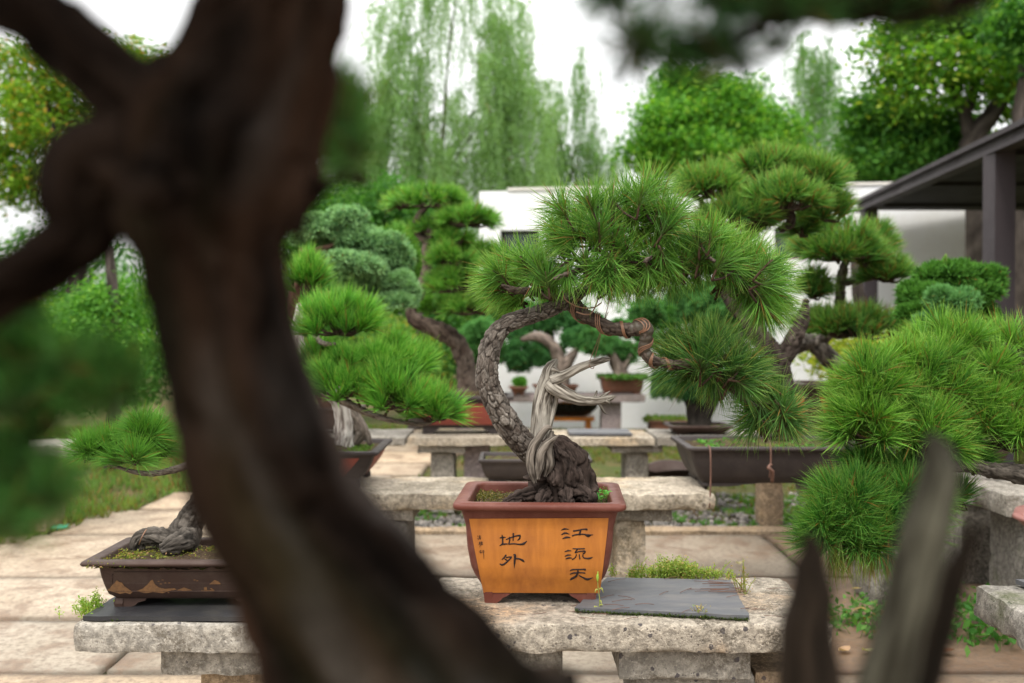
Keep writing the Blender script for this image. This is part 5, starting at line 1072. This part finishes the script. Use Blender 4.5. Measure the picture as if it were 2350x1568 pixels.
# ================================================================== TREES BEHIND
def crown_leaves(root, blobs, n, size, pal, clump=38, csz=.16, name='crown', up=.4, hollow=.5):
    mb = MB(); vol = np.array([b[3]*b[4]*b[4] for b in blobs]); vol = vol/vol.sum()
    for b, w in zip(blobs, vol):
        c = np.array(b[:3]); k = max(3, int(n*w/clump)); d = unit(R.normal(size=(k, 3))); rr = hollow+(1-hollow)*R.random(k)**.5
        cc = c+d*rr[:, None]*np.array([b[3], b[3]*.9, b[4]])
        sc = csz*(.5+1.1*R.random(k)); q = np.repeat(cc, clump, 0)+R.normal(size=(k*clump, 3))*np.repeat(sc, clump)[:, None]*np.array([1, 1, .6])
        tv = R.random(k)*.5
        q = q[R.random(len(q)) < .97]
        leaves(mb, q, size, pal, up, .55)
    return mb.build(name, M['leaf'], root)
def blobs_px(l): return [(*P(x, y, Y), pxm(rx, Y), pxm(ry, Y)) for x, y, rx, ry, Y in l]
def btree(label, base, paths, bl, n, size, pal, group='trees beyond the garden', name='broadleaf_tree', csz=.16, hollow=.5, clump=38, cat='tree', trk=True):
    t = thing(name, base, label, cat, group)
    if trk: fartrunk(t, paths, ring=10, step=.15, sc=8, amp=.02, dark=(.02, .016, .013), pl=(.06, .05, .04), pl2=(.11, .09, .08))
    crown_leaves(t, blobs_px(bl), n, size, pal, clump, csz, hollow=hollow); return t
def W(x, y, Y): return P(x, y, Y)
BRT = ((.05, .17, .02), (.17, .37, .05), (.30, .46, .07)); YG = ((.07, .18, .02), (.25, .37, .04), (.42, .28, .04)); DG = ((.025, .09, .02), (.09, .23, .04), (.15, .30, .05))
b0 = np.array([*W(170, 760, 14)[:2], -.03])
btree('yellow green maple like tree at the left edge behind the dark trunk', b0, [([b0, W(175, 600, 14), W(150, 400, 14), W(120, 300, 14), W(90, 200, 14)], [.16, .13, .09, .06, .03]), ([W(160, 450, 14), W(250, 330, 14), W(330, 230, 14)], [.08, .05, .02])],
      [(70, 170, 90, 80, 14), (150, 120, 80, 70, 14.5), (40, 280, 80, 90, 13.5), (130, 260, 110, 90, 14.5), (60, 420, 60, 60, 13.8), (110, 400, 60, 60, 14), (250, 160, 90, 70, 15), (320, 200, 90, 70, 15), (390, 190, 60, 60, 15.5), (330, 130, 50, 50, 15.5), (250, 280, 120, 90, 15), (380, 300, 100, 90, 15.5), (20, 390, 60, 80, 13.6), (70, 450, 50, 50, 13.6), (350, 400, 110, 80, 15.5)], 40000, .075, YG, csz=.12, hollow=.35)
b0 = np.array([*W(1650, 760, 19)[:2], -.03])
btree('bright green round crowned tree behind the middle of the wall', b0, [([b0, W(1650, 500, 19), W(1640, 350, 19), W(1630, 250, 19)], [.2, .16, .1, .04]), ([W(1645, 420, 19), W(1540, 330, 19)], [.09, .03]), ([W(1645, 420, 19), W(1760, 320, 19)], [.09, .03])],
      [(1580, 220, 85, 65, 19), (1540, 300, 90, 70, 18.5), (1640, 260, 100, 80, 19), (1500, 360, 70, 50, 18.5), (1600, 360, 110, 60, 18.5), (1700, 330, 90, 60, 19), (1760, 290, 70, 45, 19.5), (1790, 340, 60, 50, 19.5), (1560, 180, 50, 30, 19), (1690, 230, 50, 40, 19)], 40000, .10, BRT, csz=.15, hollow=.35)
b0 = np.array([*W(2230, 760, 12.5)[:2], -.03])
btree('tall dark limbed tree rising above the pavilion roof', b0, [([b0, W(2235, 500, 12.5), W(2230, 330, 12.5), W(2270, 270, 12.5), W(2330, 190, 12.5), W(2400, 110, 12.5)], [.2, .17, .14, .10, .07, .04]), ([W(2235, 330, 12.5), W(2200, 230, 12.5), W(2130, 140, 12.5), W(2080, 120, 12.5)], [.10, .06, .04, .02]), ([W(2215, 270, 12.5), W(2250, 160, 12.5), W(2260, 80, 12.5)], [.06, .04, .02])],
      [(2040, 130, 80, 55, 12.5), (2090, 70, 80, 50, 12.7), (2180, 60, 90, 60, 12.5), (2280, 60, 90, 70, 12.7), (2150, 150, 110, 60, 12.3), (2260, 170, 90, 60, 12.4), (2350, 130, 80, 90, 12.5), (2120, 220, 90, 45, 12.4), (2350, 250, 60, 60, 12.6), (2200, 20, 120, 40, 12.7), (2420, 60, 90, 90, 12.6), (2020, 190, 50, 30, 12.5)], 21000, .085, ((.05, .15, .02), (.20, .38, .04), (.34, .40, .06)), csz=.12, hollow=.3)
b0 = np.array([*W(2110, 760, 13.5)[:2], -.03])
btree('mid height dark green tree behind the left end of the pavilion roof', b0, [([b0, W(2110, 450, 13.5), W(2100, 330, 13.5)], [.14, .1, .05])],
      [(2000, 260, 60, 50, 13.5), (2060, 300, 90, 60, 13.5), (2150, 290, 80, 50, 13.3), (2090, 370, 110, 60, 13.2), (2000, 360, 60, 70, 13.8), (2200, 340, 60, 50, 13.4), (2160, 420, 120, 60, 13.4)], 36000, .085, ((.04, .13, .025), (.11, .26, .045), (.16, .3, .05)), csz=.13, hollow=.35)
def willow(label, base, heads, Y, n, pal, ln=2.2, wpx=45, trunkpx=None):
    t = thing('willow_tree', base, label, 'willow', 'weeping willows beyond the garden'); pts = []
    tx = W(trunkpx, 500, Y)
    paths = [([np.array(base), W(trunkpx, 560, Y), W(trunkpx+14, 430, Y), W(trunkpx-10, 330, Y)], [.2, .11, .06, .02])]+[([W(trunkpx, 420, Y), (W(trunkpx, 330, Y)+W(x, y, Y))/2+np.array([0, 0, .3]), W(x, y, Y)], [.04, .02, .006]) for x, y in heads[::5]]
    fartrunk(t, paths, ring=8, step=.3, sc=6, amp=.02, dark=(.04, .04, .03), pl=(.10, .11, .06), pl2=(.15, .16, .09))
    mb = MB()
    for x, y in heads:
        x = x+R.normal()*34; y = y+R.normal()*40; c = W(x, y, Y); k = n
        s0 = c+np.stack([R.normal(size=k)*pxm(wpx, Y)*.55, R.normal(size=k)*pxm(wpx, Y)*.9, -np.abs(R.normal(size=k))*.35+.25], 1)
        # strands gather in curtains
        cl = R.normal(size=(8, 3))*np.array([pxm(wpx, Y)*.75, pxm(wpx, Y)*1.1, .35]); s0 = s0*.25+(c+cl[R.integers(0, 8, k)])*.75
        L_ = ln*(.3+.95*R.random(k)**1.3); m = 26; tt = np.linspace(0, 1, m)
        sw = R.normal(size=(k, 2))*.16; sw[:, 0] += .22*np.tanh((x-trunkpx)/90)
        q = np.stack([s0[:, 0, None]+sw[:, 0, None]*np.sin(tt*2.2)[None]+.03*np.sin(tt*9+R.random((k, 1))*6), s0[:, 1, None]+sw[:, 1, None]*np.sin(tt*2.2)[None], s0[:, 2, None]-L_[:, None]*tt[None]+.12*np.sin(np.minimum(tt*6, 3.14))[None]], -1).reshape(-1, 3)
        q = q+R.normal(size=q.shape)*.015
        needles(mb, q, np.tile([0, 0, -1.], (len(q), 1))+R.normal(size=(len(q), 3))*.2, .13, 1, .9, .020, .0, pal, tuple(min(1, v*1.25) for v in pal[1]), base=pal[1], old=.01, stem=.02)
    mb.build('crown', M['leaf'], t); return t
WP = ((.15, .28, .10), (.32, .47, .20))
willow('tallest weeping willow left of centre, its strands hanging to the wall', np.array([*W(1010, 760, 22)[:2], -.03]),
       [(1210, 300), (1200, 380), (770, 230), (790, 330), (760, 400), (840, 180), (890, 150), (925, 90), (960, 20), (1000, -10), (1050, -20), (1100, 20), (1135, 60), (1165, 130), (1195, 190), (860, 260), (930, 210), (990, 160), (1050, 130), (1110, 190), (1160, 250), (890, 320), (960, 300), (1030, 270), (1090, 300), (1140, 330), (830, 290), (1180, 320), (1010, 370), (930, 380), (1075, 380)], 22, 120, WP, 2.8, 58, 1010)
willow('smaller thin willow between the tall willow and the round tree', np.array([*W(1310, 760, 25)[:2], -.03]),
       [(1225, 260), (1270, 220), (1320, 205), (1365, 225), (1405, 280), (1240, 340), (1300, 310), (1350, 320), (1400, 350), (1260, 390), (1330, 390), (1385, 400)], 25, 60, ((.12, .24, .09), (.24, .38, .15)), 2.8, 32, 1310)
willow('willow behind the right side between round tree and pavilion', np.array([*W(1860, 760, 24)[:2], -.03]),
       [(1790, 220), (1830, 175), (1870, 165), (1910, 200), (1945, 240), (1820, 290), (1870, 270), (1930, 310), (1980, 290), (1900, 360), (1960, 370), (1840, 350)], 24, 92, ((.10, .22, .07), (.21, .36, .12)), 3.0, 34, 1860)
# shrubs and low trees filling the left background
def shrub(label, x, Y, bl, n, size, pal, csz=.1):
    b = np.array([*W(x, 760, Y)[:2], -.03]); return btree(label, b, [([b, b+np.array([.05, 0, .9]), b+np.array([0, 0, 1.6])], [.06, .04, .02])], bl, n, size, pal, 'shrubs beyond the benches', 'shrub', csz, .3, 30, 'shrub')
shrub('dark evergreen shrub behind the blue green juniper', 760, 11, [(740, 560, 110, 90, 11), (720, 460, 100, 60, 11.5), (820, 640, 100, 90, 10.8), (740, 720, 120, 90, 10.8)], 22000, .06, DG)
shrub('tall hedge shrub behind the crooked pine', 980, 12, [(880, 470, 90, 60, 12), (960, 560, 110, 90, 12), (1040, 660, 90, 90, 12), (940, 720, 120, 80, 11.5), (1060, 780, 80, 60, 11.5), (1130, 600, 40, 70, 11.8)], 26000, .06, ((.035, .12, .025), (.08, .21, .04), (.1, .24, .05)))
shrub('green shrub against the wall seen through the arch of the main bonsai', 1250, 9.5, [(1180, 730, 70, 40, 9.5), (1270, 720, 70, 36, 9.5), (1120, 700, 50, 40, 9.5)], 9000, .045, ((.035, .12, .025), (.09, .23, .045), (.12, .26, .05)), .08)
shrub('leafy shrub against the wall right of the main bonsai crown', 1600, 9.4, [(1510, 730, 60, 44, 9.4), (1600, 700, 70, 50, 9.4), (1680, 740, 60, 50, 9.4), (1560, 790, 50, 30, 9.4), (1470, 700, 40, 24, 9.4)], 11000, .045, ((.04, .14, .03), (.10, .27, .05), (.12, .3, .06)), .08)
shrub('yellowish green low shrub beside the crooked trunk', 950, 8.6, [(940, 800, 70, 40, 8.6), (900, 770, 50, 40, 8.8), (985, 840, 50, 40, 8.6)], 7000, .04, ((.05, .13, .025), (.14, .25, .04), (.30, .28, .05)))
shrub('bright yew shrub behind the left trunk', 250, 7, [(210, 720, 90, 60, 7), (270, 690, 80, 50, 7.2), (300, 780, 60, 60, 7), (180, 800, 90, 60, 6.8), (110, 760, 80, 70, 7.3)], 16000, .035, ((.05, .16, .025), (.14, .32, .05), (.2, .36, .06)), .07)
shrub('dark shrub at the left edge beyond the grass', 60, 8.4, [(60, 850, 110, 90, 8.4), (-30, 700, 110, 110, 8.6), (200, 880, 120, 60, 8.8), (330, 860, 90, 70, 9)], 14000, .05, DG)
shrub('low dark hedge shrub behind the dark foreground trunk', 520, 9.6, [(430, 760, 120, 110, 9.6), (560, 780, 120, 110, 9.6), (660, 820, 110, 90, 9.4), (500, 600, 160, 110, 11)], 16000, .06, DG)
shrub('yellow leaved shrub below the lower pads beside the log trunk', 1960, 7.4, [(1950, 830, 70, 40, 7.4), (1900, 800, 40, 30, 7.5), (2030, 800, 50, 40, 7.4), (2060, 860, 60, 50, 7.2)], 6000, .05, ((.16, .24, .03), (.40, .40, .05), (.36, .3, .05)))
shrub('dark bushy tree seen beneath the pavilion roof', 2300, 13, [(2260, 620, 90, 120, 13), (2380, 560, 90, 120, 13), (2250, 740, 110, 80, 12.5), (2420, 720, 100, 110, 12.5)], 16000, .07, DG)
b0 = np.array([*W(2333, 760, 11.2)[:2], -.03])
btree('dark trunked tree standing behind the pavilion post', b0, [([b0, W(2333, 640, 11.2), W(2328, 520, 11.2), W(2340, 300, 11.2), W(2350, 150, 11.2)], [.13, .12, .12, .09, .05])], [(2400, 60, 110, 80, 11.2), (2480, 160, 100, 90, 11.2)], 9000, .085, DG, csz=.13)
# distant tree belt all round, for depth beyond the garden
for i_, (x, y, h, lb) in enumerate(((-34, 46, 8, 'distant leafy tree far off beyond the left edge'), (-22, 52, 7, 'distant leafy tree seen past the left maple'), (-12, 50, 5.5, 'distant tree hidden low behind the dark trunk'), (-2, 56, 5, 'distant low tree behind the tall willow'), (10, 54, 5, 'distant low tree behind the round tree'), (22, 48, 7, 'distant tree behind the pavilion'), (34, 44, 8, 'distant tree far right beyond the pavilion'))):
    t = thing('broadleaf_tree', (x, y, -.03), lb, 'tree', 'distant trees'); fartrunk(t, [([(x, y, -.03), (x, y, h*.3), (x, y, h*.6)], [.3, .25, .1])], ring=8, step=.5, sc=4, amp=.02)
    crown_leaves(t, [(x+R.normal()*2, y+R.normal()*1.5, h*.5+R.normal()*.6, 3.6, h*.32) for _ in range(5)]+[(x, y, h*.25, 4.5, h*.3)], 5000, .32, DG, 20, .6)

# ================================================================== FOREGROUND TREE (very near the camera)
FG = thing('foreground_bonsai', (-.03, .46, .42), 'large dark blurred trunk of the nearest bonsai crossing the left of the view', 'bonsai')
Yf = .40; pf_ = Yf/F
m = MB(); bf = bark_disp(.0040, 46, .22, 51, .17, (.002, .0013, .0009), (.009, .0052, .0035), (.040, .026, .019))
def FP(l, Y=Yf): return [P(x, y, Y) for x, y, _ in l], [q[2]*pf_ for q in l]
def twist(bc, rr):
    d, c = bf(bc, rr); ang = np.arctan2(bc[:, 1], bc[:, 0]); s = np.sin(ang*4+bc[:, 2]*16+1.5*fbm(bc, 20, 2, 3)); q_ = bc*np.array([1, 1, .22])
    n1 = np.clip(fbm(q_, 30, 3, 61)*2.2+.1, 0, 1)[:, None]; n2 = np.clip(fbm(q_, 24, 3, 71)*2.4-.1, 0, 1)[:, None]; n3 = np.clip(fbm(q_, 45, 2, 81)*2.2-.25, 0, 1)[:, None]
    c = c*(.55+.2*n1)+np.array((.034, .017, .010))*n1*.9; c = c*(1-n2*.6)+np.array((.012, .014, .005))*n2*.6; c = c*(1-n3*.6)+np.array((.085, .072, .063))*n3*.6; c = c*.86
    k = (np.clip(fbm(bc*np.array([1, 1, .25]), 55, 2, 88)*1.6-.15, 0, 1)*np.clip((.24-bc[:, 2])/.1, 0, 1))[:, None]
    return d+rr*.11*s, c*(1-k*.75)+np.array((.12, .105, .096))*k*.75
tube(m, *FP([(1130, 1900, 270), (1005, 1720, 262), (905, 1568, 252), (812, 1422, 214), (762, 1350, 200), (700, 1254, 176), (632, 1154, 174), (592, 1053, 172), (554, 919, 166), (526, 785, 164), (507, 684, 168), (492, 600, 172), (485, 480, 196), (515, 330, 208), (585, 180, 160), (628, 30, 150), (650, -140, 150), (680, -330, 150), (720, -520, 110)]), .0022, 90, twist)
tube(m, *FP([(440, 470, 110), (400, 340, 92), (300, 225, 86), (190, 130, 84), (80, 30, 84), (-40, -60, 84), (-200, -200, 70)], .385), .0025, 60, bf)
tube(m, *FP([(430, 430, 140), (330, 370, 120), (235, 375, 118), (190, 450, 105), (190, 530, 84), (120, 590, 72), (30, 640, 72), (-60, 680, 74), (-260, 760, 60)], .39), .0025, 60, bf)
tube(m, *FP([(650, 500, 60), (700, 462, 24), (735, 432, 18), (785, 408, 17), (825, 410, 18), (845, 420, 9)], .41), .0025, 30, bf)
# lower stem down to its pot
a = P(1150, 1900, Yf)
tube(m, [a+np.array([-.01, 0, .03]), a+np.array([.02, .01, -.05]), np.array([.03, .42, .60]), np.array([0.03, .44, .52])], [.055, .058, .064, .085], .003, 90, twist)
ft = m.build('trunk', M['bark_dark'], FG)
pot(FG, .03, .44, .42, .42, .34, .12, 'brownclay', taper=.03); soil(FG, .03, .44, .35, .27, .525, 0, .01)
bench('stone bench below the camera carrying the nearest bonsai', -.45, .5, .2, .72, [(-.3, -.1, .3, .6, 0, .36, 'stone_light'), (.2, .4, .3, .6, 0, .36, 'stone_light')], seed=30, res=.05)
# branch crossing the top right, joined to the trunk above the frame
m = MB()
tube(m, *FP([(690, -380, 90), (900, -330, 60), (1200, -260, 44), (1500, -170, 36), (1720, -40, 32), (1880, 18, 34), (2020, 22, 34), (2160, 14, 28), (2300, -30, 22), (2420, -80, 12)], .44), .003, 30, bf)
tube(m, *FP([(1880, 20, 26), (1790, 45, 22), (1700, 90, 20), (1610, 132, 18), (1530, 130, 14), (1460, 110, 9)], .44), .003, 24, bf)
tube(m, *FP([(1500, -170, 24), (1400, -90, 16), (1300, -40, 10), (1200, -20, 6)], .44), .003, 20, bf)
m.build('branch', M['bark_dark'], FG)
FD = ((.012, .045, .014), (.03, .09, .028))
def fgpad(cx, cy, rx, ry, Y, n, L=.026, per=60, pal=FD, w=.0009, flat=1.0):
    c, pos, dr = pad_tufts(cx, cy, rx+60, ry+40, Y, L, n, flat); pos = np.array([P(cx+R.normal()*rx*.45, cy+R.normal()*ry*.45, Y+R.normal()*.012) for _ in range(n)])
    mb = MB(); needles(mb, pos, dr, L, per, 1.5, w, .05, pal, tuple(v*1.3 for v in pal[1]), old=.05, stem=.008)
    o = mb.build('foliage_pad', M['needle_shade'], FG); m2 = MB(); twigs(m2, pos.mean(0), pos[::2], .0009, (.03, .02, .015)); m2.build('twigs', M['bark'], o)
for a in ((1640, -10, 130, 20, .45, 8), (1475, 90, 34, 30, .45, 5), (1560, 118, 40, 20, .45, 4), (1660, 118, 40, 20, .45, 4), (1800, 12, 100, 20, .44, 8), (1990, 0, 130, 20, .45, 10), (2160, -10, 90, 20, .45, 5), (1400, -10, 50, 16, .46, 3), (1785, 95, 14, 30, .45, 1)): fgpad(*a, pal=((.02, .07, .02), (.06, .16, .045)))
for a in ((780, 250, 34, 70, .47, 10), (790, 335, 38, 44, .47, 9), (755, 200, 22, 50, .47, 4)): fgpad(*a, pal=((.05, .16, .04), (.16, .36, .09)))
for a in ((60, 700, 80, 30, .46, 6), (30, 800, 80, 50, .46, 10), (170, 830, 90, 30, .46, 7), (280, 860, 50, 25, .46, 4), (60, 920, 100, 40, .46, 10), (190, 910, 80, 25, .46, 6), (30, 1080, 60, 60, .46, 16), (90, 1130, 60, 50, .46, 12), (20, 1180, 40, 30, .46, 8)): fgpad(*a, pal=((.025, .09, .02), (.11, .28, .06)))
m = MB()
tube(m, *FP([(-160, 900, 40), (-40, 985, 26), (60, 1000, 18), (110, 980, 18), (140, 940, 12)], .46), .003, 20, bf); tube(m, *FP([(-40, 985, 20), (20, 1060, 12), (60, 1100, 8)], .46), .003, 16, bf); tube(m, *FP([(-60, 690, 60), (-160, 800, 50), (-160, 900, 40)], .45), .004, 20, bf)
m.build('branch', M['bark_dark'], FG)
# overhead crown of the same tree, above the frame, shading the trunk
for k_ in range(16):
    c0 = np.array([R.uniform(-.45, .45), R.uniform(.15, .75), R.uniform(1.27, 1.40)]); pos = c0+R.normal(size=(60, 3))*np.array([.07, .07, .02]); mb = MB()
    needles(mb, pos, np.array([0, 0, 1.])+R.normal(size=(60, 3))*.5, .035, 60, 1.4, .0012, .05, FD, (.04, .1, .03)); mb.build('foliage_pad', M['needle'], FG)
m = MB()
for e_ in ((-.3, .5, 1.3), (.1, .6, 1.32), (-.1, .25, 1.3), (.35, .4, 1.3)): tube(m, [P(700, -420, Yf), (P(700, -420, Yf)+np.array(e_))/2+np.array([0, 0, .03]), np.array(e_)], [.02, .014, .006], .01, 14, bf)
m.build('branch', M['bark_dark'], FG)
# bleached spikes in the lower right
m = MB(); gs = grain_disp(.0030, 61, (.016, .013, .008), (.12, .112, .082)); gs2 = grain_disp(.0026, 63, (.007, .005, .003), (.042, .029, .020))
tube(m, *FP([(1960, 1900, 120), (2010, 1700, 105), (2034, 1568, 64), (2078, 1395, 54), (2120, 1230, 56), (2142, 1150, 50), (2158, 1080, 44), (2152, 1030, 28), (2140, 995, 8)], .42), .003, 50, gs)
m.build('bleached_spur', M['dead'], FG)
m = MB(); tube(m, *FP([(1870, 1900, 90), (1850, 1700, 84), (1856, 1568, 78), (1852, 1450, 66), (1864, 1370, 54), (1860, 1300, 38), (1864, 1262, 24), (1852, 1225, 7)], .42), .003, 40, gs2)
tube(m, *FP([(2020, 1800, 60), (2110, 1568, 52), (2150, 1450, 40), (2190, 1330, 28), (2222, 1250, 15), (2236, 1215, 5)], .44), .003, 30, gs2)
tube(m, [P(2000, 1880, .42), P(1700, 2250, .42), np.array([.10, .42, .56])], [.018, .022, .03], .004, 40, gs2)
m.build('dark_spur', M['dead'], FG)

# ================================================================== SKY, SUN, CAMERA
w = bpy.data.worlds.new("World"); SC.world = w; w.use_nodes = True; nt = w.node_tree; nn = nt.nodes; ll = nt.links
bg = nn['Background']; SUNE, SUNR = math.radians(55), math.radians(200)
sk = nn.new('ShaderNodeTexSky'); sk.sky_type = 'NISHITA'; sk.sun_disc = False; sk.sun_elevation = SUNE; sk.sun_rotation = SUNR; sk.dust_density = 3; sk.air_density = 1
# overcast sheet: brighter towards the zenith, with faint cloud structure
tc = nn.new('ShaderNodeTexCoord'); sx = nn.new('ShaderNodeSeparateXYZ'); ll.new(tc.outputs['Generated'], sx.inputs[0])
mr = nn.new('ShaderNodeMapRange'); ll.new(sx.outputs['Z'], mr.inputs[0]); mr.inputs[1].default_value = 0; mr.inputs[2].default_value = 1; mr.inputs[3].default_value = 6.4; mr.inputs[4].default_value = 29.0
nz = nn.new('ShaderNodeTexNoise'); ll.new(tc.outputs['Generated'], nz.inputs['Vector']); nz.inputs['Scale'].default_value = 2.2; nz.inputs['Detail'].default_value = 5
mr2 = nn.new('ShaderNodeMapRange'); ll.new(nz.outputs['Fac'], mr2.inputs[0]); mr2.inputs[1].default_value = .3; mr2.inputs[2].default_value = .7; mr2.inputs[3].default_value = .88; mr2.inputs[4].default_value = 1.14
mu = nn.new('ShaderNodeMath'); mu.operation = 'MULTIPLY'; ll.new(mr.outputs[0], mu.inputs[0]); ll.new(mr2.outputs[0], mu.inputs[1])
vm = nn.new('ShaderNodeVectorMath'); vm.operation = 'SCALE'; vm.inputs[0].default_value = (1.0, .995, .985); ll.new(mu.outputs[0], vm.inputs['Scale'])
mxs = nn.new('ShaderNodeMix'); mxs.data_type = 'RGBA'; mxs.inputs[0].default_value = .88; ll.new(sk.outputs[0], mxs.inputs[6]); ll.new(vm.outputs[0], mxs.inputs[7])
ll.new(mxs.outputs[2], bg.inputs[0]); bg.inputs[1].default_value = .10
sd = bpy.data.lights.new('sun', 'SUN'); sd.energy = 1.5; sd.angle = math.radians(12); sd.color = (1, .95, .87); so = bpy.data.objects.new('sun', sd); COL.objects.link(so)
d = Vector((math.sin(SUNR)*math.cos(SUNE), math.cos(SUNR)*math.cos(SUNE), math.sin(SUNE))); so.rotation_euler = (-d).to_track_quat('-Z', 'Y').to_euler()
cam = bpy.data.cameras.new('camera'); co_ = bpy.data.objects.new('camera', cam); COL.objects.link(co_); SC.camera = co_
co_.location = (0, 0, CAMZ); co_.rotation_euler = (math.radians(90)-PIT, 0, 0); cam.sensor_width = 36; cam.lens = 36*F/2350; cam.clip_end = 600; cam.clip_start = .02
cam.dof.use_dof = True; cam.dof.focus_distance = 2.04; cam.dof.aperture_fstop = 3.4
vs = SC.view_settings; vs.view_transform = 'Standard'; vs.look = 'None'; vs.exposure = .5; vs.gamma = 1
SC.cycles.use_denoising = True
try: SC.cycles.denoiser = 'OPENIMAGEDENOISE'; SC.cycles.denoising_input_passes = 'RGB_ALBEDO_NORMAL'
except Exception: pass
SC.cycles.max_bounces = 8; SC.cycles.diffuse_bounces = 3; SC.cycles.glossy_bounces = 2; SC.cycles.transmission_bounces = 4; SC.cycles.transparent_max_bounces = 4
SC.cycles.sample_clamp_indirect = 6
